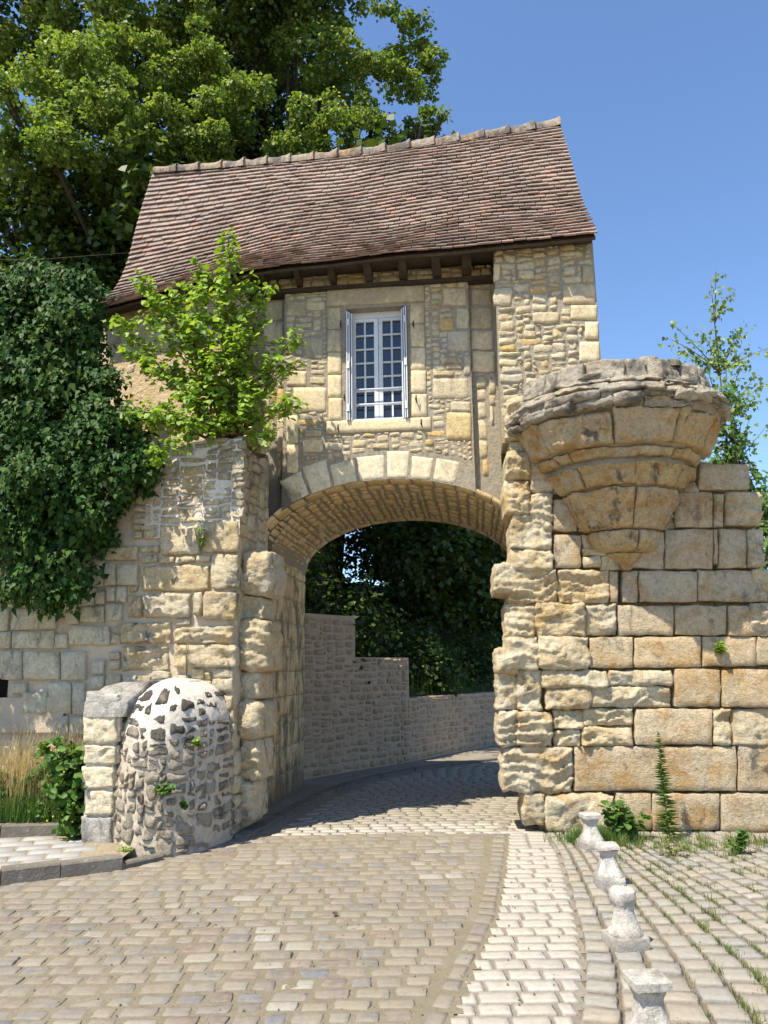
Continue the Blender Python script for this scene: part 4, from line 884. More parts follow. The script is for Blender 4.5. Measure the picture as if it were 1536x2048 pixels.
# ------------------------------------------------------------------ window
def fbox(m, s0, s1, z0, z1, h0, h1): m.hexa([FF(s0, z0, h0), FF(s1, z0, h0), FF(s1, z0, h1), FF(s0, z0, h1), FF(s0, z1, h0), FF(s1, z1, h0), FF(s1, z1, h1), FF(s0, z1, h1)])
S0, S1, Z0, Z1 = -.385, .262, 4.52, 5.875
m = MB(); fbox(m, S0 - .05, S0 + .0, 4.50, 5.95, -.13, -.24); fbox(m, S1, S1 + .05, 4.50, 5.95, -.13, -.24); fbox(m, S0, S1, Z1, 5.95, -.13, -.24); fbox(m, S0, S1, 4.50, Z0, -.12, -.24)
win = m.build('window', M_white, GH)
mid = (S0 + S1) / 2
for c0, c1 in ((S0 + .002, mid - .003), (mid + .003, S1 - .002)):
    m = MB(); st = .042; sm = .05
    l, r = (st, sm) if c0 < mid - .1 else (sm, st)
    fbox(m, c0, c0 + l, Z0 + .002, Z1 - .002, -.14, -.19); fbox(m, c1 - r, c1, Z0 + .002, Z1 - .002, -.14, -.19)
    fbox(m, c0 + l, c1 - r, Z0 + .002, Z0 + .05, -.14, -.19); fbox(m, c0 + l, c1 - r, Z1 - .042, Z1 - .002, -.14, -.19)
    cas = m.build('casement', M_white, win); a, b = c0 + l, c1 - r; y0, y1 = Z0 + .05, Z1 - .042
    m = MB(); fbox(m, (a + b) / 2 - .011, (a + b) / 2 + .011, y0, y1, -.145, -.18); m.build('glazing_bar', M_white, win)
    for k in range(1, 7):
        z = y0 + (y1 - y0) * k / 7
        for q0, q1 in ((a, (a + b) / 2 - .011), ((a + b) / 2 + .011, b)):
            m = MB(); fbox(m, q0, q1, z - .010, z + .010, -.147, -.18); m.build('glazing_bar', M_white, win)
    for k in range(7):
        for q in range(2):
            m = MB(); p0 = a + (b - a) * q / 2; p1 = a + (b - a) * (q + 1) / 2
            tl = RN.uniform(-.0012, .0012)
            fbox(m, p0, p1, y0 + (y1 - y0) * k / 7, y0 + (y1 - y0) * (k + 1) / 7, -.172 + tl, -.178 + tl); m.build('pane', M_glass, win)
m = MB(); fbox(m, W0 + .01, W1 - .01, 4.495, 4.53, .0, -.13); m.build('window_sill', M_white, win)
for z in (4.735, 4.925):
    m = MB(); m.tube([FF(S0 - .02, z, -.07), FF(mid, z - .004, -.07), FF(S1 + .02, z, -.07)], .011, 8); m.build('guard_bar', M_white, win, True)
for sd, ss in ((-1, (-.421, -.396, -.370)), (1, (.297, .272, .247))):
    for i, s in enumerate(ss):
        m = MB(); hb = (.055, .05, .03)[i]; tp = 5.92 - .012 * i + (.0 if sd > 0 else -.02)
        P = []
        for z in (4.505, tp):
            P += [FF(s - .007 + sd * .010 * 0, z, hb), FF(s + .007, z, hb), FF(s + .007 + (-sd) * .0, z, -.125), FF(s - .007, z, -.125)]
        m.hexa(P); o = m.build('shutter', M_white, win)
    for z in (4.66, 5.2, 5.75):
        m = MB(); fbox(m, min(ss[0], ss[1]) - .004, max(ss[0], ss[1]) + .004, z - .045, z + .045, .062, .052); m.build('hinge', M_white, win)
for s, z in ((-.50, 5.72), (.385, 5.66), (-.455, 4.78), (.40, 4.72), (-.53, 4.40), (.455, 4.42)):
    m = MB(); m.tube([FF(s, z, .02), FF(s, z, .07), FF(s + .006, z + .05, .075), FF(s + .012, z - .05, .06)], [.009, .009, .007, .006], 6); m.build('shutter_hook', M_iron, win, True)
# ------------------------------------------------------------------ ruined tower with its corbelled turret
TF = Frame(2.4, 8.1, -4.0)
TW = empty('ruined_tower', (2.4, 8.1, 0), 'ruined right-hand gate tower of big worn blocks with a rounded corbelled turret foot', 'ruin')
tl = sorted((z, s) for s, z in DATA['tower_left']); tr = [(-.2, 3.4), (1.95, 3.4), (2.0, 1.98), (2.36, 1.69), (2.79, 1.56), (3.375, 1.575), (3.70, 1.51), (3.80, 1.22), (3.9, .80), (5, .7)]
TLf = lambda z: float(np.interp(z, [q[0] for q in tl], [q[1] for q in tl])); TRf = lambda z: float(np.interp(z, [q[0] for q in tr], [q[1] for q in tr]))
m = MB(); z = -.05
while z < 4.58:
    z1 = z + .1
    m.hexa([TF(TLf(z) + .12, z, -.17), TF(TRf(z) - .07, z, -.17), TF(TRf(z) - .05, z, -1.1), TF(TLf(z) + .10, z, -.62), TF(TLf(z1) + .12, z1, -.17), TF(TRf(z1) - .07, z1, -.17), TF(TRf(z1) - .05, z1, -1.1), TF(TLf(z1) + .10, z1, -.62)])
    z = z1
tcore = m.build('rubble_core', M_tower, TW)
wxe = lambda s, z: strata(s, z, .068, .058, 8, 3.0)
wxa = lambda s, z: strata(s, z, .012, .006, 7, 3.0)
for q in DATA['tower_ash']:
    a, b, c, d = bbox(q); n = (max(6, int((c - a) / .045)), max(6, int((d - b) / .045)))
    stone('ashlar_block', TW, M_tower, shrink(q, .0015), TF, n[0], n[1], RN.uniform(.006, .026), .22, k=.04, rough=.014, freq=7, wob=.014, bev=.008, rag=.35, wx=wxa, seed=RN.uniform(0, 99), round_p=6, strat=1.5, tilt=(RN.uniform(-.008, .008), RN.uniform(-.008, .004)))
for q in DATA['tower_ero']:
    a, b, c, d = bbox(q); n = (max(9, int((c - a) / .018)), max(9, int((d - b) / .018)))
    edge = a < -.75
    stone('eroded_block', TW, M_erode, shrink(q, -.012 if edge else -.004), TF, n[0], n[1], RN.uniform(.04, .10) if edge else RN.uniform(.0, .04), .40 if edge else .24, k=.22 if edge else .12, rough=.024, freq=11.0, rag=.6, bev=.02, wx=wxe,
          wob=.025 if edge else .015, seed=RN.uniform(0, 99), round_p=4, strat=1.6, tilt=(RN.uniform(-.02, .02), RN.uniform(-.02, .01)))
res = DATA['tower_ash'] + DATA['tower_ero']
for a, b, c, d in pack(lambda s, z: TLf(z) + .02 < s < min(TRf(z) - .02, 2.2), -1.4, 0.0, 2.2, 4.5, res, (.14, .40), (.10, .26), .03, 3, 3):
    n = (max(5, int((c - a) / .035)), max(5, int((d - b) / .035)))
    stone('rubble_stone', TW, M_erode if c < .3 else M_tower, rectq(a + .001, b + .001, c - .001, d - .001, .010), TF, n[0], n[1], RN.uniform(-.012, .015), .22, k=.10, rough=.020, freq=10, wob=.014, rag=.6, wx=wxe, seed=RN.uniform(0, 99), round_p=4, strat=1.8)
# corbel rings
CP = DATA['corbel']; CZ = [q[0] for q in CP]; CR = [q[1] for q in CP]; CS = DATA['corbel_s']
def fc(ph, z, h):
    r = float(np.interp(z, CZ, CR)) + h
    return TF(CS + r * sin(ph), z, r * .92 * cos(ph) - .03)
m = MB(); K = 22; prev = None
for i, (z, r) in enumerate(CP):
    for k in range(K + 1):
        ph = -pi / 2 + pi * k / K; m.v.append(fc(ph, z, -.05)); m.r.append(0)
    if i:
        for k in range(K): a = (i - 1) * (K + 1) + k; m.f.append((a, a + 1, a + K + 2, a + K + 1))
b = (len(CP) - 1) * (K + 1); m.f.append(tuple(b + k for k in range(K + 1)))
m.build('corbel_core', M_mdark, TW)
def zi(i): return CZ[i]
wxc = lambda ph, z: strata(ph * 1.3, z, .036, .026, 8, 21.0)
def ring(z0, z1, cuts, mat, name, rough=.012, proud=.02, wob=.01, rp=8, strat=1.2, freq=8, gap=.008, jit=0.0):
    for a, b in zip(cuts[:-1], cuts[1:]):
        r = float(np.interp((z0 + z1) / 2, CZ, CR)); g = gap / max(r, .2)
        j = RN.uniform(-jit, jit)
        nx_ = max(6, int((b - a) * r / .03)); ny_ = max(6, int((z1 - z0) / .022))
        stone(name, TW, mat, (a + g, z0 + gap * .7, b - g, z0 + gap * .7 + j * .4, b - g, z1 - gap * .7 + j, a + g, z1 - gap * .7), fc, nx_, ny_, proud + RN.uniform(-.01, .012), .08, k=.03, rough=rough, rag=.5, bev=.016, wx=wxc, freq=freq, wob=wob, seed=RN.uniform(0, 99), round_p=rp, strat=strat)
ring(zi(0), zi(2), (-1.5, 1.5), M_corbel, 'corbel_stone')
ring(zi(2), zi(5), (-1.55, .3, 1.55), M_corbel, 'corbel_stone', .028)
ring(zi(6), zi(9), (-1.5, .08, 1.5), M_corbel, 'corbel_stone', .038, .02, .02, 5, 1.5, 6)
ring(zi(10), zi(12), (-1.5, -.75, .85, 1.5), M_corbel, 'corbel_stone', .028, .015, .016, 5, 1.8, 6)
ring(zi(13), zi(14), (-1.5, -.8, .55, 1.45), M_corbel, 'corbel_stone', .022, .01, .018, 5, 1.5, 6)
ring(zi(15), zi(17), (-1.5, -1.0, -.22, .42, 1.0, 1.5), M_corbel, 'corbel_stone', .036, .03, .022, 5, 1.6, 5, .010, .03)
zl = zi(18) - .01; ztop_ = zi(21) + .03
while zl < ztop_:
    hl = RN.uniform(.045, .085); cuts = [-1.52]
    while cuts[-1] < 1.4: cuts.append(cuts[-1] + RN.uniform(.18, .55))
    cuts[-1] = 1.5
    for a, b in zip(cuts[:-1], cuts[1:]):
        if RN.random() < .13: continue
        ring(zl, min(zl + hl + RN.uniform(-.01, .03), ztop_ + .03), (a, b), M_ledge, 'ledge_stone', .035, RN.uniform(-.08, .07), .035, 3, 2.2, 8, .001, .02)
    zl += hl
ring(zi(21) - .02, zi(23), (-1.45, -.95, -.45, -.05, .16, .55, .85, 1.45), M_ledge, 'parapet_stone', .03, .03, .02, 4, 1.4, 9, .012, .02)
# rough stones lying on top
for i in range(16):
    ph = RN.uniform(-1.4, 1.3); r = RN.uniform(.3, .85); zt = zi(23) - .02
    c = TF(CS + r * sin(ph), zt, r * .9 * cos(ph)); R_ = RN.uniform(.08, .17)
    v, f = stone_geo((-1, -1, 1, -1, 1, 1, -1, 1), lambda a, b, h: (c[0] + a * R_, c[1] + b * R_, zt + h), 7, 7, RN.uniform(.03, .07), .05, 1.0, .02, 1.2, .1, i * 7.3, 2)
    obj('cap_stone', v, f, M_ledge, TW, True)

# ------------------------------------------------------------------ left pier and town wall
PF = Frame(-1.5, 8.0, -10)
TWN = empty('town_wall', (-1.5, 8.0, 0), 'old town wall and broken pier left of the arch with patches of white mortar', 'wall')
pt = sorted(DATA['pier_top']); PT = lambda s: float(np.interp(s, [q[0] for q in pt], [q[1] for q in pt]))
pe = sorted((z, s) for s, z in DATA['pier_edge']); PE = lambda z: float(np.interp(z, [q[0] for q in pe], [q[1] for q in pe]))
m = MB(); cuts = list(np.arange(-8, -2, .5)) + list(np.arange(-2, -.06, .08)) + [-.055]
for a, b in zip(cuts[:-1], cuts[1:]):
    ta, tb = PT(a) - .06, PT(b) - .06
    m.hexa([PF(a, 0, -.04), PF(b, 0, -.04), PF(b, 0, -1.0), PF(a, 0, -1.0), PF(a, ta, -.04), PF(b, tb, -.04), PF(b, tb, -1.0), PF(a, ta, -1.0)])
wcore = m.build('wall_core', M_mcream, TWN)
m = MB(); NN = 16
V = []; F = []
for j in range(NN + 1):
    for i in range(NN + 1):
        s = -1.12 + 1.09 * i / NN; z = 3.02 + 1.06 * j / NN; zz = min(z, PT(s) - .05)
        V.append(PF(s, zz, -.008 + .024 * max(-.6, nz((s * 3, zz * 3, 4))) + .01 * nz((s * 11, zz * 11, 2))))
for j in range(NN):
    for i in range(NN): a = j * (NN + 1) + i; F.append((a, a + 1, a + NN + 2, a + NN + 1))
obj('lime_mortar', V, F, M_mwhite, TWN, None, True) if False else obj('lime_mortar', V, F, M_mwhite, TWN, True)
wxp = lambda s, z: strata(s, z, .050, .052, 8.5, 33.0)
wxq = lambda s, z: strata(s, z, .016, .010, 8, 33.0)
for q in DATA['pier_big']:
    a, b, c, d = bbox(q); n = (max(9, int((c - a) / .022)), max(9, int((d - b) / .022)))
    er = b < 2.2
    stone('pier_block', TWN, M_pier, shrink(q, .007), PF, n[0], n[1], RN.uniform(.01, .04), .10, k=.06, rough=.018 if er else .014, freq=10, wob=.016, rag=.6, bev=.015, wx=wxp if er else wxq, seed=RN.uniform(0, 99), round_p=4, strat=2.4 if er else 1.4)
for q in DATA['pier_left']:
    a, b, c, d = bbox(q); n = (max(6, int((c - a) / .045)), max(6, int((d - b) / .045)))
    stone('wall_block', TWN, M_wall, shrink(q, .006), PF, n[0], n[1], RN.uniform(.006, .022), .08, k=.06, rough=.006, freq=6, wob=.010, seed=RN.uniform(0, 99), round_p=7)
ft = PF.off(-.22)
for ti, q in enumerate(DATA['pier_tooth']):
    a, b, c, d = bbox(q); n = (max(10, int((c - a) / .02)), max(10, int((d - b) / .02)))
    stone('tooth_stone', TWN, M_pier, shrink(q, -.008), ft, n[0], n[1], (.13, -.02, .12, .03, .09, .02, .06)[ti], .42, k=.28, rough=.026, freq=9, wob=.03, rag=.6, bev=.03, wx=wxp, seed=RN.uniform(0, 99), round_p=2.2, strat=1.8)
res = DATA['pier_big'] + DATA['pier_left']
for a, b, c, d in pack(lambda s, z: s < PE(z) and z < PT(s) - .03, -1.25, 3.02, .04, 4.2, res, (.12, .32), (.06, .13), .02, 4, 3):
    if RN.random() < .93:
        stone('rubble_stone', TWN, M_pier, rectq(a + .007, b + .006, c - .007, d - .006, .014), PF, 8, 6, RN.uniform(-.014, .022), .05, k=.2, rough=.020, freq=11, wob=.018, rag=.6, seed=RN.uniform(0, 99), round_p=2.6, tilt=(0, RN.uniform(-.012, .004)))
for a, b, c, d in pack(lambda s, z: s < PE(z) - .01 and z < min(PT(s), 3.03), -1.45, .9, .04, 3.02, res, (.16, .36), (.10, .24), .02, 4, 4):
    n = (max(6, int((c - a) / .035)), max(6, int((d - b) / .035)))
    stone('rubble_stone', TWN, M_pier, rectq(a + .008, b + .008, c - .008, d - .008, .010), PF, n[0], n[1], RN.uniform(-.005, .022), .06, k=.10, rough=.016, freq=10, wob=.016, rag=.6, wx=wxq, seed=RN.uniform(0, 99), round_p=3, strat=1.8)
hole = (-2.86, 1.36, -2.62, 1.56); plas = (-3.3, 1.0, -1.92, 1.36)
rb = lambda a, b, c, d: (a, b, c, b, c, d, a, d)
for a, b, c, d in pack(lambda s, z: z < PT(s) - .05 and z < 2.9, -5.2, .15, -1.45, 2.9, res + [rb(*hole), rb(*plas)], (.26, .55), (.20, .30), .04, 4, 4, .27):
    stone('wall_block', TWN, M_wall, rectq(a + .006, b + .006, c - .006, d - .006, .008), PF, 8, 6, RN.uniform(.006, .022), .06, k=.08, rough=.007, freq=7, wob=.010, seed=RN.uniform(0, 99), round_p=6)
V = []; F = []
for j in range(9):
    for i in range(17):
        s = plas[0] + (plas[2] - plas[0]) * i / 16; z = plas[1] + (plas[3] - plas[1]) * j / 8; V.append(PF(s, z, .004 + .008 * nz((s * 4, z * 4, 1))))
for j in range(8):
    for i in range(16): a = j * 17 + i; F.append((a, a + 1, a + 18, a + 17))
obj('plaster_patch', V, F, M_mcream, TWN, True)
m = MB(); m.hexa([PF(hole[0], hole[1], -.028), PF(hole[2], hole[1], -.028), PF(hole[2], hole[1], -.034), PF(hole[0], hole[1], -.034), PF(hole[0], hole[3], -.028), PF(hole[2] - .05, hole[3], -.028), PF(hole[2], hole[3], -.034), PF(hole[0], hole[3], -.034)])
t = NT('dark hollow'); t.done((.012, .01, .008), None, 1, 0); m.build('hollow_shade', t.m, TWN)  # flat near-black plate; the shade inside a wall hole is painted as its colour
# the side of the pier towards the arch
fsd = lambda d, z, h: PF(PE(z) - .05 + h, z, -d)
for a, b, c, d in pack(lambda s, z: z > .1, .02, .1, .88, 4.0, [], (.16, .42), (.10, .28), .02, 4, 4, flat=False):
    stone('side_stone', TWN, M_pier, rectq(a + .006, b + .006, c - .006, d - .006, .012), fsd, 7, 6, RN.uniform(.01, .04), .05, k=.2, rough=.024, freq=8, wob=.016, rag=.6, seed=RN.uniform(0, 99), round_p=3)
# plants and stones along the broken top
for i in range(22):
    s = RN.uniform(-1.3, 0); z = PT(s) - .05; d = RN.uniform(-.75, -.06); R_ = RN.uniform(.06, .14)
    v, f = stone_geo((-1, -1, 1, -1, 1, 1, -1, 1), lambda a, b, h: PF(s + a * R_, z + h, d + b * R_), 6, 6, RN.uniform(.03, .08), .06, 1.0, .02, 1.3, .1, i * 5.1, 2)
    obj('cap_stone', v, f, M_pier, TWN, True)

# ------------------------------------------------------------------ rounded buttress and its quoin pillar
BT = empty('round_buttress', (-2.05, 8.0, 0), 'low domed buttress of dark rubble in white mortar, with a squared pillar at its left', 'buttress')
BX, BY, BA, BB, BH = -2.12, 8.32, .62, 1.07, 1.56
def fb(q, z, h):
    ph = q / .8; r = max(0.0, 1 - (max(0, z) / BH) ** 9) ** .5 * (1 - .07 * z / BH)
    r = r * (1 - .02) + .02
    lum = .02 * nz((q * 3, z * 3, 5))
    return (BX + (BA * r + h + lum) * sin(ph), BY - (BB * r + h + lum) * cos(ph), z)
Q0, Q1 = -.95 * .8, 1.75 * .8
V = []; F = []; NI, NJ = 44, 36
for j in range(NJ + 1):
    z = BH * (j / NJ) ** .8 * .999
    for i in range(NI + 1):
        q = Q0 + (Q1 - Q0) * i / NI; V.append(fb(q, z, .014 * nz((q * 9, z * 9, 1)) + .012 * nz((q * 22, z * 22, 3))))
for j in range(NJ):
    for i in range(NI): a = j * (NI + 1) + i; F.append((a, a + 1, a + NI + 2, a + NI + 1))
bc = obj('mortar_dome', V, F, M_mcream, BT, True); bc.data.materials.clear(); bc.data.materials.append(M_mbutt)
for a, b, c, d in pack(lambda q, z: RN.random() > .0, Q0 + .02, .01, Q1 - .02, 1.47, [], (.10, .27), (.06, .15), .02, 4, 3):
    up_ = (b + d) / 2
    if RN.random() < (.10 if up_ < 1.15 else .42): continue
    g = .006 + .010 * RN.random() + (.006 if up_ > .9 else 0)
    stone('stone', bc, M_butt, rectq(a + g, b + g * .8, c - g, d - g * .8, .020), fb, 8, 6, RN.uniform(.004, .034), .06, k=.3, rough=.022, freq=13, wob=.026, rag=.7, seed=RN.uniform(0, 99), round_p=2.4, tilt=(RN.uniform(-.008, .008), RN.uniform(-.012, .006)))
QF = Frame(-2.6, 7.5, -8)
m = MB(); m.hexa([QF(-.215, 0, -.02), QF(.05, 0, -.02), QF(.05, 0, -.62), QF(-.215, 0, -.62), QF(-.25, 1.40, -.02), QF(.04, 1.40, -.02), QF(.12, 1.42, -.62), QF(-.25, 1.42, -.62)])
m.build('pillar_core', M_mwhite, BT)
for i, q in enumerate(DATA['quoin']):
    q = shrink(q, .004)
    a, b, c, d = bbox(q)
    stone('quoin', BT, M_grey if i == 4 else M_quoin, q, QF, 16, 16, .022, .50, k=.04, rough=.022, freq=14, wob=.016, rag=.5, seed=i * 7.7, round_p=6)
    # its right-hand face, seen from the road
    fs = lambda dd, z, h: QF(q[2] + .006 + h, z, -dd)
    stone('quoin_side', BT, M_quoin, rectq(.015, b + .004, RN.uniform(.34, .46), d - .004, .004), fs, 10, 10, .012, .03, k=.06, rough=.010, freq=8, wob=.006, seed=i * 3.1, round_p=7)
# grey cap slab sloping up to the dome
V, F = stone_geo((-.27, 0, .16, 0, .30, .62, -.25, .62), lambda s, d, h: QF(s, 1.30 + .22 * min(1, d / .35) * (.75 + .5 * s) + h, .03 - d), 12, 14, .05, .10, .1, .014, 8, .02, 4.4, 4)
obj('cap_slab', V, F, M_grey, BT, True)
V, F = stone_geo((-.26, 1.265, .065, 1.262, .085, 1.36, -.26, 1.44), QF, 10, 7, .03, .5, .15, .012, 9, .015, 8.8, 4)
obj('cap_front', V, F, M_grey, BT, True)

# ------------------------------------------------------------------ stepped retaining wall beyond the arch
RTW = empty('retaining_wall', (-.5, 13, 0), 'stepped brown rubble retaining wall in shade beyond the arch', 'wall')
rp = [np.array(q) for q in DATA['ret']] + [np.array((6.0, 20.8)), np.array((9.5, 22.4))]
cum = [0]
for a, b in zip(rp[:-1], rp[1:]): cum.append(cum[-1] + float(np.linalg.norm(b - a)))
def rpos(L):
    L = min(max(L, 0), cum[-1] - 1e-4); i = max(k for k in range(len(cum)) if cum[k] <= L); i = min(i, len(rp) - 2)
    d = (rp[i + 1] - rp[i]) / (cum[i + 1] - cum[i]); return rp[i] + d * (L - cum[i]), d
def fr(L, z, h):
    p, d = rpos(L); return (p[0] + d[1] * h, p[1] - d[0] * h, z)
STEP = [(0, 1.27, DATA['ret_s1']), (1.27, 2.72, DATA['ret_s2']), (2.72, cum[-1] - .1, DATA['ret_s3'])]
m = MB()
for a, b, t_ in STEP:
    n = max(2, int((b - a) / .4))
    for i in range(n):
        x0, x1 = a + (b - a) * i / n, a + (b - a) * (i + 1) / n
        m.hexa([fr(x0, -.05, 0), fr(x1, -.05, 0), fr(x1, -.05, -.35), fr(x0, -.05, -.35), fr(x0, t_, 0), fr(x1, t_, 0), fr(x1, t_, -.35), fr(x0, t_, -.35)])
rc = m.build('wall_core', M_mret, RTW)
top = lambda L: next((t_ for a, b, t_ in STEP if a <= L < b), 0)
ri = pack(lambda s, z: z < top(s) - .01, .02, .03, 7.2, 2.5, [], (.16, .30), (.10, .13), .02, 4, 3, .13)
rest = MB()
ri.sort(key=lambda q: q[0] - .15 * q[1])
for i, (a, b, c, d) in enumerate(ri):
    ar = (rectq(a + .016, b + .014, c - .016, d - .014, .012), fr, 5, 4, RN.uniform(.002, .022), .04, .25, .012, 11, .014, RN.uniform(0, 99), 2.6)
    if i < 300: stone('stone', rc, M_ret, *ar)
    else: v, f = stone_geo(*ar); rest.add(v, f, RN.random())
if rest.v: o = rest.build('stones', M_ret, rc, True, True); o['kind'] = 'stuff'
# hillside behind it
V = []; F = []; nl, nd = 40, 30
def hz(L, d): return top(min(L, cum[-1] - .2)) * 0 + .95 + max(0, 2.2 - L) * .55 * (1 if L < 2.2 else 0) + min(3.6, d * .42) + .15 * nz((L, d, 3))
for j in range(nd + 1):
    d = .2 + 40 * (j / nd) ** 1.8
    for i in range(nl + 1):
        L = cum[-1] * i / nl * .995; p = fr(L, 0, -d); V.append((p[0] - (max(0, 1 - L / 2)) * d * .5, p[1] - max(0, 1 - L / 2) * d * .35, hz(L, d)))
for j in range(nd):
    for i in range(nl): a = j * (nl + 1) + i; F.append((a, a + 1, a + nl + 2, a + nl + 1))
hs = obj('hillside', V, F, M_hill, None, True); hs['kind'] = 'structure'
m = MB(); m.hexa([(-40, 9.6, -.1), (-4.2, 11.9, -.1), (-4.2, 40, -.1), (-40, 40, -.1), (-40, 9.6, 3.1), (-4.2, 11.9, 3.1), (-4.2, 40, 3.3), (-40, 40, 3.3)])
o = m.build('terrace', M_soil); o['kind'] = 'structure'

# ------------------------------------------------------------------ broken balusters along the path
BS = .80
def baluster(pos, rot, kind, label):
    t = empty('baluster', (pos[0], pos[1], 0), label, 'baluster', 'broken stone balusters along the path')
    def loft(prof, name, ch=.18, seed=0.0, mat=M_bal, rough=.0):
        V = []; F = []; n = 24
        for (hw, z) in prof:
            for k in range(n):
                a = 2 * pi * k / n; c_, s_ = cos(a), sin(a); mx = max(abs(c_), abs(s_)); x, y = c_ / mx, s_ / mx
                l = math.hypot(x, y); lim = sqrt(2) * (1 - ch * .5)
                if l > lim: x, y = x * lim / l, y * lim / l
                z0 = z; hw_ = hw * BS; z = z * BS
                d = hw_ * (1 + rough * nz((x * 3 + seed, y * 3, z0 * 22)) + .02 * nz((x * 1.3 + seed, y * 1.3, z0 * 6)))
                X, Y = x * d, y * d
                V.append((pos[0] + X * cos(rot) - Y * sin(rot), pos[1] + X * sin(rot) + Y * cos(rot), z + rough * .12 * nz((x * 4, y * 4, seed)) * (1 if z0 > .2 else 0))); z = z0
        m_ = len(prof)
        for i in range(m_ - 1):
            for k in range(n): a = i * n + k; b = i * n + (k + 1) % n; F.append((a, b, b + n, a + n))
        F.append(tuple(range(n - 1, -1, -1))); F.append(tuple((m_ - 1) * n + k for k in range(n)))
        o = obj(name, V, F, mat, t, True)
        for p in o.data.polygons: p.use_smooth = True
        try: o.data.set_sharp_from_angle(angle=radians(32))
        except Exception: pass
        return o
    loft([(.128, -.02), (.130, .004), (.131, .085), (.127, .092)], 'plinth', .10, pos[0], rough=.010)
    sh = [(.124, .092), (.123, .104), (.116, .118), (.100, .145), (.085, .175), (.075, .21), (.069, .25), (.068, .272), (.072, .285)]
    if kind == 'cap':
        loft(sh + [(.076, .292), (.088, .318), (.094, .326)], 'shaft', .35, pos[0], rough=.010)
        loft([(.090, .326), (.099, .330), (.101, .345), (.101, .372), (.096, .377)], 'cap', .06, pos[0], rough=.010)
    elif kind == 'chipped':
        loft(sh + [(.078, .292), (.092, .318), (.096, .326)], 'shaft', .35, pos[0], rough=.02)
        loft([(.092, .326), (.101, .330), (.100, .345), (.097, .362), (.085, .374)], 'cap', .10, pos[0] + 3, rough=.08)
    else:
        loft(sh + [(.075, .30), (.088, .325), (.092, .35), (.088, .385), (.07, .40)], 'shaft', .5, pos[0], rough=.10)
    return t
BP = DATA['bal']
baluster((BP[0][0], BP[0][1] + .11), .16, 'cap', 'white baluster stump nearest the tower, flat cap whole')
baluster((BP[1][0], BP[1][1] + .11), -.08, 'chipped', 'white baluster stump second from the tower, rough chipped cap')
baluster((BP[2][0], BP[2][1] + .11), .20, 'broken', 'white baluster stump with a broken rounded neck and no cap')
baluster((BP[3][0], BP[3][1]), .08, 'cap', 'baluster stump nearest the camera, square cap cut by the bottom edge')
# ------------------------------------------------------------------ trees
def curve(a, b, sag=.15, n=6, jit=.06):
    a, b = Vector(a), Vector(b); L = (b - a).length; out = []
    o = Vector((RN.uniform(-jit, jit), RN.uniform(-jit, jit), sag)) * L
    for i in range(n + 1):
        t_ = i / n; out.append(a.lerp(b, t_) + o * (4 * t_ * (1 - t_)) * .5)
    return out
def tree(name, label, base, top, rad, clumps, mat, per, leaf, spray, cat='tree', group=None, limb_n=14):
    T = empty(name, base, label, cat, group)
    m = MB(); tr_ = curve(base, top, .0, 8, .05); m.tube(tr_, [rad * (1 - .72 * i / 8) for i in range(9)], 10); m.build('trunk', M_bark, T, True)
    ids = list(range(len(clumps))); RN.shuffle(ids)
    for i in ids[:limb_n]:
        x, y, z, r = clumps[i]; s = tr_[min(8, max(2, int(8 * (z - base[2]) / max(.1, top[2] - base[2]) * .62)))]
        m = MB(); m.tube(curve(s, (x, y, z), -.10, 7, .08), [rad * .30 * (1 - .85 * k / 7) + .012 for k in range(8)], 6)
        for k in range(4):
            e = Vector((x, y, z)) + Vector((RN.uniform(-1, 1), RN.uniform(-1, 1), RN.uniform(-.6, .8))) * r * .9
            m.tube(curve(Vector((x, y, z)).lerp(s, .25), e, .05, 4), [.028, .022, .016, .01, .005], 5)
        m.build('limb', M_bark, T, True)
    P, N, R_ = cluster(clumps, per, spray)
    o = leaves('crown', P, N, leaf * (.7 + .6 * NR.random(len(P))), mat, T, 'round' if leaf < .14 else 'diamond', rnd=R_); o['kind'] = 'stuff'
    return T
up = lambda n, x0, x1, y0, y1, z0, z1, r0, r1: [(RN.uniform(x0, x1), RN.uniform(y0, y1), RN.uniform(z0, z1), RN.uniform(r0, r1)) for _ in range(n)]
def sub(cl, n, f, lo=.55):
    out = []
    for (x, y, z, r) in cl:
        for k in range(n):
            d = Vector((RN.gauss(0, 1), RN.gauss(0, 1), RN.gauss(.1, 1))).normalized() * r * RN.uniform(lo, 1.0)
            out.append((x + d.x, y + d.y, z + d.z * .9, r * f * RN.uniform(.7, 1.3)))
    return out
la = sub([tuple(q) for q in DATA['lime_a']], 11, .36)
tree('lime_tree', 'tall lime tree behind the tiled roof, its crown reaching right against the sky', (-1.6, 16.5, 2.6), (-1.2, 15.0, 15.5), .34, la, M_lime, 3000, .072, (7, .085), group='lime trees behind the gatehouse', limb_n=10)
lb = sub([tuple(q) for q in DATA['lime_b']], 12, .36)
tree('lime_tree', 'broad lime tree at the far left, bright leaves hanging above the dark ivy', (-5.6, 17.5, 3.1), (-5.0, 16.5, 15.5), .34, lb, M_lime, 3300, .072, (7, .085), group='lime trees behind the gatehouse', limb_n=5)
lc = sub([tuple(q) for q in DATA['lime_c']], 6, .5)
hi = lc + up(26, -10, .2, 12.4, 17, 15.3, 18.5, 1.0, 1.5) + up(16, -12, -4, 15.5, 18, 8.2, 14, 1.0, 1.5) + up(12, -9.5, -3.8, 15.5, 17.5, 6.2, 9.5, .9, 1.3)
tree('lime_tree', 'lime tree deep behind at the far left, shade painted into its dark leaves', (-7.5, 18, 3.1), (-6.5, 16.8, 17), .40, hi, M_shade, 900, .12, (6, .2), group='lime trees behind the gatehouse')
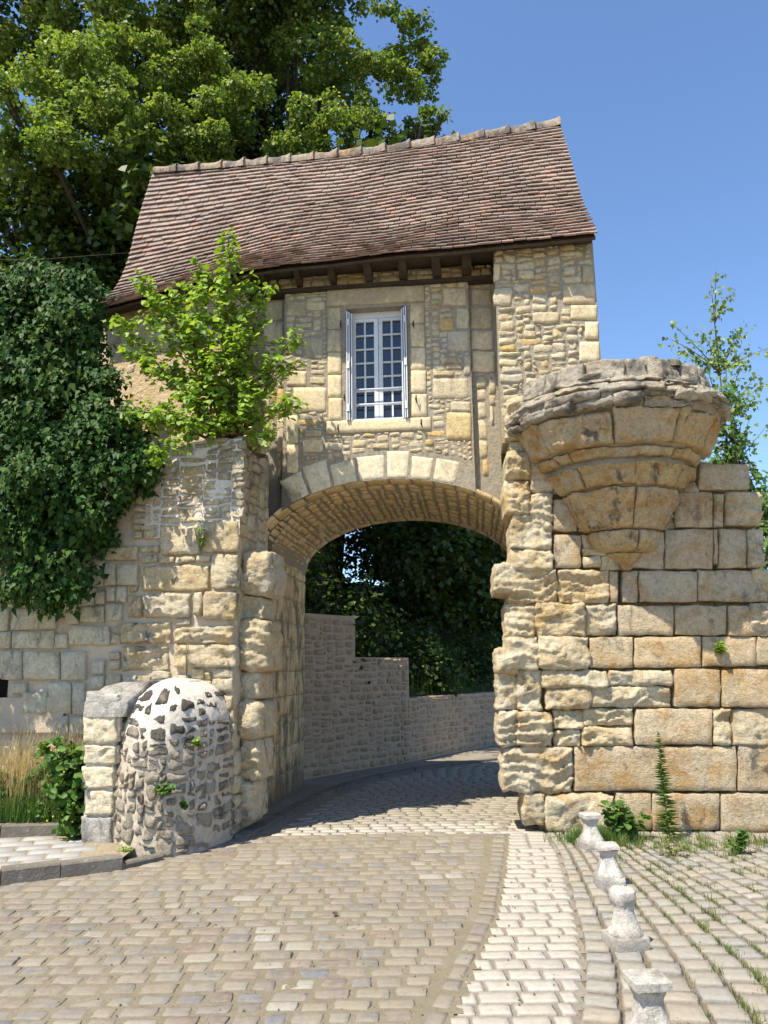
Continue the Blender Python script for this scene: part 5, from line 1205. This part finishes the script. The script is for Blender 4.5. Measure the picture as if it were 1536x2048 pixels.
shade_canopy = up(34, -4.6, .8, 12.8, 18.0, 6.4, 10.2, 1.0, 1.5)  # canopy added out of sight behind the roof to shade road and bank
tree('woodland_tree', 'unseen tree added behind the roof to shade the road and bank beyond the arch', (-3.2, 14.6, 3.1), (-1.0, 15.0, 8.2), .22, shade_canopy, M_shade, 520, .16, (6, .3), limb_n=9)
far_shade_canopy = up(34, -5.5, 2.2, 18.0, 25.0, 8.5, 14.0, 1.2, 1.8)  # second unseen canopy, added to keep sun off the farther bank
tree('woodland_tree', 'unseen tall tree added farther behind the roof to shade the far bank', (-1.5, 22, 3.6), (-.5, 21.5, 11), .26, far_shade_canopy, M_shade, 420, .18, (6, .34), limb_n=8)
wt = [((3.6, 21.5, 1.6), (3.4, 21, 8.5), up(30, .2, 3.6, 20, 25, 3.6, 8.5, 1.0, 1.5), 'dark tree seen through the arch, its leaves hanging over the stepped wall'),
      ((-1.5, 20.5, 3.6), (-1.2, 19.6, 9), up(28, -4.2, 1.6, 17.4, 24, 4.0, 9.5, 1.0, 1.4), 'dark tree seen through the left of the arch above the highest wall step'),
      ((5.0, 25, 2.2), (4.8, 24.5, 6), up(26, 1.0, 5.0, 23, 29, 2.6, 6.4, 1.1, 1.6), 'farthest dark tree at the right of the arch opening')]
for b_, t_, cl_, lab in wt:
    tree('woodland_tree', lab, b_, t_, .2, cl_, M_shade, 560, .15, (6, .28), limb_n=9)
# bushes and grass on the bank
P = []; N = []
bc_ = []
for i in range(170):
    L = RN.uniform(.2, 8.5); d = RN.uniform(.5, 9); p = fr(L, 0, -d); bc_.append((p[0], p[1], hz(L, d) + RN.uniform(0, .5), RN.uniform(.35, .8)))
for i in range(60):
    L = RN.uniform(.2, 8.6); d = RN.uniform(6, 22); p = fr(L, 0, -d); bc_.append((p[0], p[1], hz(L, d) + RN.uniform(.3, 1.6), RN.uniform(.9, 1.4)))
for i in range(30):
    L = RN.uniform(-.2, 2.4); d = RN.uniform(.8, 5); p = fr(L, 0, -d); bc_.append((p[0], p[1], hz(L, d) + RN.uniform(.5, 2.6), RN.uniform(.5, .9)))
P, N, R_ = cluster(bc_, 700, (6, .18))
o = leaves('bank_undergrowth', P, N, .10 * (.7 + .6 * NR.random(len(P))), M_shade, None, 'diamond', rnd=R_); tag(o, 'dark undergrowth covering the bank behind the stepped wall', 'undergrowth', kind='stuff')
pts = []
for i in range(9000):
    L = RN.uniform(.0, 8.5); d = RN.uniform(.3, 8) ; p = fr(L, 0, -d); pts.append((p[0], p[1], hz(L, d) - .05))
o = blades('bank_grass', pts, [RN.uniform(.15, .5) for _ in pts], M_weed, None, .012, .6); tag(o, 'long green grass on the shaded bank beyond the arch', 'grass', kind='stuff')

# ------------------------------------------------------------------ ivy on the left wall
iv = [tuple(q) for q in DATA['ivy']]
IV = empty('ivy', (-4, 8.2, 2.2), 'dark glossy ivy hanging in a thick mass over the left wall', 'ivy')
def ivy_leaves(cl, per, size, spread):
    P = []; N = []; T = []; R_ = []
    for (x, y, z, r) in cl:
        ns = max(4, int(per * r * r / 9)); d = NR.normal(size=(ns, 3)); d[:, 1] = -np.abs(d[:, 1]) * 1.1 + .25; d /= np.linalg.norm(d, axis=1, keepdims=True)
        c = np.array([x, y, z]) + d * r * (.72 + .33 * NR.random((ns, 1)))
        k = 9; cc = np.repeat(c, k, 0); dd = np.repeat(d, k, 0)
        off = NR.normal(size=cc.shape) * spread
        off[:, 2] -= np.abs(off[:, 0]) * .5
        P.append(cc + off); N.append(dd * .5 + np.array([-.1, -.55, .55]) + NR.normal(size=cc.shape) * .32)
        T.append(np.array([0, -.25, -1]) + NR.normal(size=cc.shape) * .45 + off * 4); R_.append(np.repeat(NR.random(ns), k) * .5 + NR.random(len(cc)) * .5)
    return np.concatenate(P), np.concatenate(N), np.concatenate(T), np.concatenate(R_)
def split_leaves(P, N, T, S, R_, n_obj, shape, mat, parent, name, stuff, width=1.0, score=None):
    """the n_obj nearest leaves as objects sharing a few meshes, the rest as one mesh"""
    d = np.linalg.norm(P - np.array([0, 0, 1.6]), axis=1) if score is None else score
    o_ = np.argsort(d); a, b = o_[:n_obj], o_[n_obj:]
    mes = []
    for k in range(4):
        V, fc_, kk = leaf_arrays(np.zeros((1, 3)), np.array([[0, 0, 1.0]]), [1.0], shape, np.array([[1.0, 0, 0]]), width)
        V = V + NR.normal(size=V.shape) * .02; me = mesh(name, V, fc_); me.materials.append(mat); mes.append(me)
    for i in a:
        z = Vector(N[i]).normalized(); x = Vector(T[i]); x = (x - z * x.dot(z)).normalized(); y = z.cross(x)
        o = bpy.data.objects.new(name, RN.choice(mes)); COL.objects.link(o); o.parent = parent
        M_ = Matrix((x, y, z)).transposed().to_4x4(); M_ = Matrix.Translation(Vector(P[i]) - Vector(parent.location)) @ M_ @ Matrix.Scale(float(S[i]), 4)
        o.matrix_local = M_
    o = leaves(stuff, P[b], N[b], S[b], mat, parent, shape, T[b], R_[b], width); o['kind'] = 'stuff'
ivs = sub(iv, 10, .40, .7)
P, N, T, R_ = ivy_leaves([q for q in ivs], 4600, .075, .045)
split_leaves(P, N, T, .070 * (.6 + .7 * NR.random(len(P))), R_, 240, 'point', M_ivy, IV, 'leaf', 'foliage', 1.15)
inner = [(x, y + .12, z, r * .8) for x, y, z, r in iv]
P, N, T, R_ = ivy_leaves(inner, 1500, .1, .07)
o = leaves('inner_foliage', P, N, .11 * (.6 + .7 * NR.random(len(P))), M_ivy, IV, 'point', T, R_); o['kind'] = 'stuff'
m = MB()
for i in range(14):
    x, y, z, r = RN.choice(iv); m.tube(curve((x * .6 - 1.2, 8.7, 2.3), (x, y + .2, z), .05, 6, .1), [.03, .028, .024, .02, .016, .012, .008], 5)
o = m.build('stems', M_bark, IV, True); o['kind'] = 'stuff'
# yellow-green sprig where ivy meets the pier
P, N, R_ = cluster([(-2.35, 7.7, 3.25 + .55, .13), (-2.15, 7.72, 3.9, .12), (-2.0, 7.72, 4.05, .10)], 5200, (6, .05))
o = leaves('creeper', P, N, .05 * (.7 + .6 * NR.random(len(P))), M_shrub, None, 'round', rnd=R_); tag(o, 'yellow green creeper between the dark ivy and the top of the pier', 'creeper')

# ------------------------------------------------------------------ shrub on the pier
SB = DATA['shrub_base']
SH = empty('pier_shrub', SB, 'bright green shrub growing from the broken top of the left pier', 'shrub')
P = []; N = []; T = []; S = []
for tip in DATA['shrub']:
    b0 = (SB[0] + RN.uniform(-.25, .25), SB[1] + RN.uniform(-.12, .15), SB[2] - .08)
    tp = (tip[0], tip[1] + RN.uniform(-.1, .25), tip[2]); c = curve(b0, tp, .12, 9, .06)
    m = MB(); m.tube(c, [.016 * (1 - .8 * k / 9) + .002 for k in range(10)], 5); m.build('stem', M_stem, SH, True)
    L = (Vector(tp) - Vector(b0)).length
    nl_ = int(105 * L) + 16
    for k in range(nl_):
        t_ = 1 - .8 * RN.random() ** 1.25; p = c[0].lerp(c[-1], t_); i = min(8, int(t_ * 9)); p = c[i].lerp(c[i + 1], t_ * 9 - i)
        sp = .05 + .13 * (1 - abs(t_ - .55))
        d = Vector((RN.gauss(0, 1), RN.gauss(0, 1), RN.gauss(0, .8))).normalized()
        P.append(p + d * sp * RN.uniform(.3, 1.1)); N.append(Vector((RN.gauss(-.1, .45), RN.gauss(-.35, .45), .8)) + d * .3); T.append(d + Vector((0, -.2, -.4))); S.append(RN.uniform(.038, .09))
    for k in range(5):
        i = RN.randint(3, 8); e = c[i] + Vector((RN.gauss(0, .16), RN.gauss(0, .12), RN.gauss(.05, .1)))
        m = MB(); m.tube([c[i], c[i].lerp(e, .5) + Vector((0, 0, .02)), e], [.006, .004, .002], 4); m.build('twig', M_stem, SH, True)
        for q in range(9):
            d = Vector((RN.gauss(0, 1), RN.gauss(0, 1), RN.gauss(0, 1))).normalized(); P.append(c[i].lerp(e, RN.uniform(.3, 1.1)) + d * .045); N.append(Vector((RN.gauss(-.1, .4), RN.gauss(-.4, .4), .7))); T.append(d); S.append(RN.uniform(.04, .085))
P, N, T = (np.array([tuple(q) for q in A]) for A in (P, N, T)); S = np.array(S); R_ = np.clip(NR.random(len(P)) * .6 + .4 * (P[:, 2] - 4.0) / 2.2, 0, .999)
split_leaves(P, N, T, S, R_, 290, 'round', M_shrub, SH, 'leaf', 'foliage', 1.1)
# dry twigs right of the shrub
m = MB()
for i in range(9):
    a = Vector((-1.62 + RN.uniform(-.1, .1), 8.0, 4.3)); b = Vector((-1.45 + RN.uniform(-.25, .35), 8.0 + RN.uniform(-.1, .1), 5.0 + RN.uniform(-.3, .25)))
    c = curve(a, b, .05, 6, .12); m.tube(c, [.007, .006, .005, .004, .003, .002, .0015], 4)
    for k in range(6):
        q = c[RN.randint(2, 6)]; m.tube([q, q + Vector((RN.gauss(0, .08), RN.gauss(0, .05), RN.uniform(0, .13)))], [.003, .001], 3)
o = m.build('dead_twigs', M_bark, None, True); tag(o, 'bare grey twigs beside the shrub in front of the recessed strip', 'twigs')

# ------------------------------------------------------------------ sapling and ivy behind the tower
SPB = DATA['sap_base']
SP = empty('sapling', (SPB[0] + .1, SPB[1] + .1, 0), 'slender young birch-like sapling rising behind the turret against the sky', 'sapling')
P = []; N = []; T = []; S = []
trunk = curve((SPB[0] + .15, SPB[1] + .1, 0), DATA['sap'][0], .0, 10, .03)
m = MB(); m.tube(trunk, [.035 * (1 - .93 * k / 10) for k in range(11)], 7); m.build('trunk', M_stem, SP, True)
for tip in DATA['sap']:
    zz = min(max(tip[2] - .55, 3.9), 6.0); i = min(range(11), key=lambda k: abs(trunk[k].z - zz)); tp = (tip[0], tip[1] + RN.uniform(-.25, .25), tip[2])
    c = curve(trunk[i], tp, .08, 7, .05); m = MB(); m.tube(c, [.010, .009, .007, .006, .005, .004, .003, .0015], 4); m.build('branch', M_stem, SP, True)
    for k in range(40):
        t_ = 1 - .85 * RN.random(); j = min(6, int(t_ * 7)); p = c[j].lerp(c[j + 1], t_ * 7 - j)
        d = Vector((RN.gauss(0, 1), RN.gauss(0, 1), RN.gauss(-.4, .7))).normalized()
        P.append(p + d * RN.uniform(.02, .13)); N.append(Vector((RN.gauss(-.2, .5), RN.gauss(-.5, .5), RN.gauss(.4, .4)))); T.append(Vector((d.x * .6, d.y * .6, -1))); S.append(RN.uniform(.04, .07))
P, N, T = (np.array([tuple(q) for q in A]) for A in (P, N, T)); S = np.array(S)
split_leaves(P, N, T, S, NR.random(len(P)), 240, 'point', M_sap, SP, 'leaf', 'foliage', 1.5)
rv = [tuple(q) for q in DATA['rivy']]
RI = empty('climbing_ivy', (4.3, 9.0, 2.6), 'climbing ivy hanging down the right edge of the ruined tower', 'ivy')
P, N, T, R_ = ivy_leaves(rv, 5200, .06, .05)
o = leaves('foliage', P, N, .06 * (.6 + .7 * NR.random(len(P))), M_weed, RI, 'point', T, R_, 1.4); o['kind'] = 'stuff'
P, N, T, R_ = ivy_leaves([(x, y + .1, z, r * .75) for x, y, z, r in rv], 3000, .07, .06)
o = leaves('inner_foliage', P, N, .07 * (.6 + .7 * NR.random(len(P))), M_shade, RI, 'point', T, R_, 1.4); o['kind'] = 'stuff'  # inner leaves take the darkened palette, so their shade is painted in
m = MB()
for i in range(16):
    x, y, z, r = RN.choice(rv); m.tube(curve((x + RN.uniform(-.1, .1), y - .1, z + .3), (x + RN.uniform(-.1, .2), y - .15, z - RN.uniform(.3, .6)), .0, 5, .15), .004, 4)
o = m.build('stems', M_stem, RI, True); o['kind'] = 'stuff'

# ------------------------------------------------------------------ verge plants at the left
vz = lambda x, y: .17 + .05 * nz((x * 2, y * 2, 7)) + .10 * (y - 7.7)
pts = [(RN.uniform(-5.6, -2.75), RN.uniform(7.95, 8.35)) for _ in range(2600)]
o = blades('dry_grass', [(x, y, vz(x, y)) for x, y in pts], [RN.uniform(.7, 1.15) * (.85 + .3 * nz((x * 3, y * 3, 1))) for x, y in pts], M_straw, None, .008, .55); tag(o, 'tall straw coloured dry grass in front of the left wall', 'grass', kind='stuff')
pp = NR.normal(size=(900, 3)) * np.array([.7, .12, .05]) + np.array([-3.9, 8.1, .95])
pts = [(RN.uniform(-5.6, -2.7), RN.uniform(7.85, 8.2)) for _ in range(3200)]
o = blades('green_grass', [(x, y, vz(x, y)) for x, y in pts], [RN.uniform(.12, .42) for _ in pts], M_weed, None, .009, .7); tag(o, 'low green grass along the raised verge kerb', 'grass', kind='stuff')
cl_ = [(RN.uniform(-5.2, -3.1), RN.uniform(7.95, 8.2), RN.uniform(.25, .62), RN.uniform(.10, .2)) for _ in range(26)]
P, N, R_ = cluster(cl_, 3600, (6, .05)); o = leaves('verge_weeds', P, N, .045 * (.6 + .8 * NR.random(len(P))), M_weed, None, 'round', rnd=R_); tag(o, 'mixed green weeds filling the verge below the dry grass', 'weeds', kind='stuff')
NT_ = empty('leafy_weed', (-2.95, 7.75, .2), 'dense bright green leafy weed spilling over the kerb beside the quoin pillar', 'weed')
cl_ = [(-3.0 + RN.uniform(-.2, .12), 7.72 + RN.uniform(-.12, .15), z, RN.uniform(.10, .17)) for z in np.linspace(.16, .86, 13) for _ in range(2)]
P, N, R_ = cluster(cl_, 4200, (5, .05)); o = leaves('foliage', P, N, .06 * (.6 + .8 * NR.random(len(P))), M_weed, NT_, 'round', rnd=R_); o['kind'] = 'stuff'
m = MB()
for i in range(12): m.tube(curve((-2.98 + RN.uniform(-.1, .1), 7.82, .1), (-3.0 + RN.uniform(-.22, .15), 7.72 + RN.uniform(-.12, .1), RN.uniform(.5, .9)), .05, 4), .004, 4)
o = m.build('stems', M_weed, NT_, True); o['kind'] = 'stuff'
FL = MB()
for i in range(26):
    x, y, z = -3.0 + RN.uniform(-.22, .14), 7.58 + RN.uniform(-.06, .1), RN.uniform(.25, .9)
    FL.box((x, y, z), (.012, .012, .012))
t = NT('yellow petal'); t.done((.75, .55, .04), None, .6); o = FL.build('flowers', t.m, NT_); o['kind'] = 'stuff'

# ------------------------------------------------------------------ weeds at the tower foot, in joints and walls
WD = DATA['weed']
TWD = empty('tall_weed', (WD[0], WD[1] + .12, 0), 'tall narrow spire-like weed standing against the tower foot', 'weed')
m = MB(); st = curve((WD[0], WD[1] + .12, 0), (WD[0] - .02, WD[1] + .17, .98), .0, 8, .02); m.tube(st, [.008 * (1 - .8 * k / 8) for k in range(9)], 5); m.build('stem', M_weed, TWD, True)
P = []; N = []; T = []; S = []
for k in range(300):
    t_ = RN.random() ** .8; p = st[0].lerp(st[-1], t_); a = RN.uniform(0, 2 * pi); l = .115 * (1 - t_) ** .6 + .02; e = RN.uniform(-.15, .55) + .5 * t_
    d = Vector((cos(a), sin(a), e)).normalized(); P.append(p + d * l * .5); T.append(d); N.append(Vector((0, 0, 1)) + d * -.3); S.append(l)
P, N, T = (np.array([tuple(q) for q in A]) for A in (P, N, T))
o = leaves('foliage', P, N, np.array(S), M_weed, TWD, 'point', T, None, .20); o['kind'] = 'stuff'
def weed(name, label, pos, r, hgt, n, leaf, mat, shape='round', narrow=1.0):
    W_ = empty(name, pos, label, 'weed')
    P = []; N = []; T = []; S = []; m = MB()
    for k in range(max(4, n // 14)):
        a = RN.uniform(0, 2 * pi); e = Vector(pos) + Vector((cos(a) * r * RN.random(), sin(a) * r * .7 * RN.random(), hgt * RN.uniform(.5, 1)))
        c = curve(pos, e, .08, 5); m.tube(c, [.005, .005, .004, .003, .0025, .002], 4)
        for q in range(14):
            t_ = RN.uniform(.2, 1); i = min(4, int(t_ * 5)); p = c[i].lerp(c[i + 1], t_ * 5 - i); d = Vector((RN.gauss(0, 1), RN.gauss(0, 1), RN.gauss(.2, .6))).normalized()
            P.append(p + d * leaf * .7); T.append(d); N.append(Vector((RN.gauss(0, .3), RN.gauss(-.3, .3), 1))); S.append(leaf * RN.uniform(.6, 1.3))
    o = m.build('stems', M_stem, W_, True); o['kind'] = 'stuff'
    P, N, T = (np.array([tuple(q) for q in A]) for A in (P, N, T))
    o = leaves('foliage', P, N, np.array(S), mat, W_, shape, T, None, narrow); o['kind'] = 'stuff'
weed('leafy_weed', 'broad leaved weed at the tower foot between the first baluster and the tall weed', (2.22, 7.72, 0), .26, .36, 170, .075, M_weed)
weed('leafy_weed', 'small upright weed in the yard paving right of the tall weed', (3.05, 7.15, 0), .12, .2, 110, .045, M_weed)
weed('leafy_weed', 'small red stemmed weed between the baluster row and the tall weed', (2.45, 7.1, 0), .2, .16, 110, .035, M_gmix, 'point', .8)
weed('wall_plant', 'green tuft growing out of the domed buttress, lower middle', (-2.0, 7.22, .52), .13, .10, 150, .035, M_weed)
weed('wall_plant', 'tiny tuft just right of the larger one on the domed buttress', (-1.82, 7.30, .40), .06, .06, 50, .03, M_weed)
weed('wall_plant', 'small bright sprig high on the domed buttress', (-1.76, 7.42, .92), .04, .07, 30, .035, M_shrub)
weed('wall_plant', 'yellow green fern at the foot of the buttress beside the kerb end', (-2.28, 7.12, .05), .1, .08, 80, .04, M_shrub, 'point', .5)
weed('wall_plant', 'green plant at the right foot of the buttress in the shade', (-1.56, 8.02, .02), .06, .3, 90, .035, M_weed)
weed('wall_plant', 'light green sprig in a joint on the upper left pier', (-1.92, 7.98, 2.85), .12, .3, 70, .035, M_shrub)
weed('wall_plant', 'bright sprig in a joint of the shaded tower ashlar', (3.42, 7.98, 1.72), .06, .12, 26, .05, M_shrub)
weed('dry_plant', 'thin dry stalks on the ledge above the domed buttress', (-2.0, 7.9, 1.55), .1, .35, 40, .02, M_straw, 'point', .4)
# grass patch at the tower corner
pts = [(1.98 + RN.gauss(0, .16), 7.72 + RN.gauss(0, .10)) for _ in range(1500)]
o = blades('grass_patch', [(x, y, -.01) for x, y in pts], [RN.uniform(.06, .17) for _ in pts], M_weed, None, .006, .8); tag(o, 'green grass patch behind the first baluster at the tower corner', 'grass', kind='stuff')
# joints of the yard
pts = []; hts = []
for i in range(1300):
    k = RN.randint(1, 28); y = RN.uniform(3.6, 7.9); tt = min(1, k / 9)
    x = (PRR(y) + .02 + k * .15) * (1 - tt) + (1.25 + k * .15 - .10 * (y - 5)) * tt
    dens = nz((x * 1.3, y * 1.3, 5)) + .25 * min(1, k / 6) - .1 - (.3 if k < 4 else 0)
    if dens < -.06: continue
    big = RN.random() < .2
    for q in range(26 if big else 11):
        pts.append((x + RN.gauss(0, .008 if not big else .022), y + RN.gauss(0, .04), -.012)); hts.append(RN.uniform(.018, .05) * (1.7 if big else 1))
o = blades('joint_weeds', pts, hts, M_gmix, None, .004, .9); tag(o, 'short grass and weeds sprouting in the joints of the cobbled yard', 'grass', kind='stuff')
pts = []; hts = []
for i in range(260):
    x = RN.uniform(1.9, 4.2); y = 7.55 + RN.gauss(0, .22) - (x - 2) * .1
    for q in range(8): pts.append((x + RN.gauss(0, .02), y + RN.gauss(0, .02), -.01)); hts.append(RN.uniform(.03, .14))
o = blades('foot_weeds', pts, hts, M_gmix, None, .005, .6); tag(o, 'thin dry and green weeds scattered along the tower foot', 'grass', kind='stuff')
# fallen leaf on the road, a few pebbles
o = leaves('fallen_leaf', np.array([[-.36, 5.55, .02]]), np.array([[.3, -.3, 1.0]]), np.array([.045]), M_iron, None, 'round'); tag(o, 'small curled brown leaf lying on the road cobbles', 'leaf')
m = MB()
for i in range(420):
    x, y = (RN.uniform(-2.4, 3.6), RN.uniform(3.8, 8.0)); s = RN.uniform(.004, .011); m.box((x, y, .008), (s, s * .8, s * .7), RN.uniform(0, 3))
o = m.build('grit', M_bed3); tag(o, 'loose grit scattered on road and yard', 'grit', kind='stuff')
# overhead wire at the left
m = MB(); m.tube([(-8, 11.5, 8.35), (-5.5, 11.0, 7.95), (-3.4, 10.6, 7.85)], .004, 5); o = m.build('cable', M_iron, None, True); tag(o, 'thin dark cable strung to the left end of the roof', 'cable')
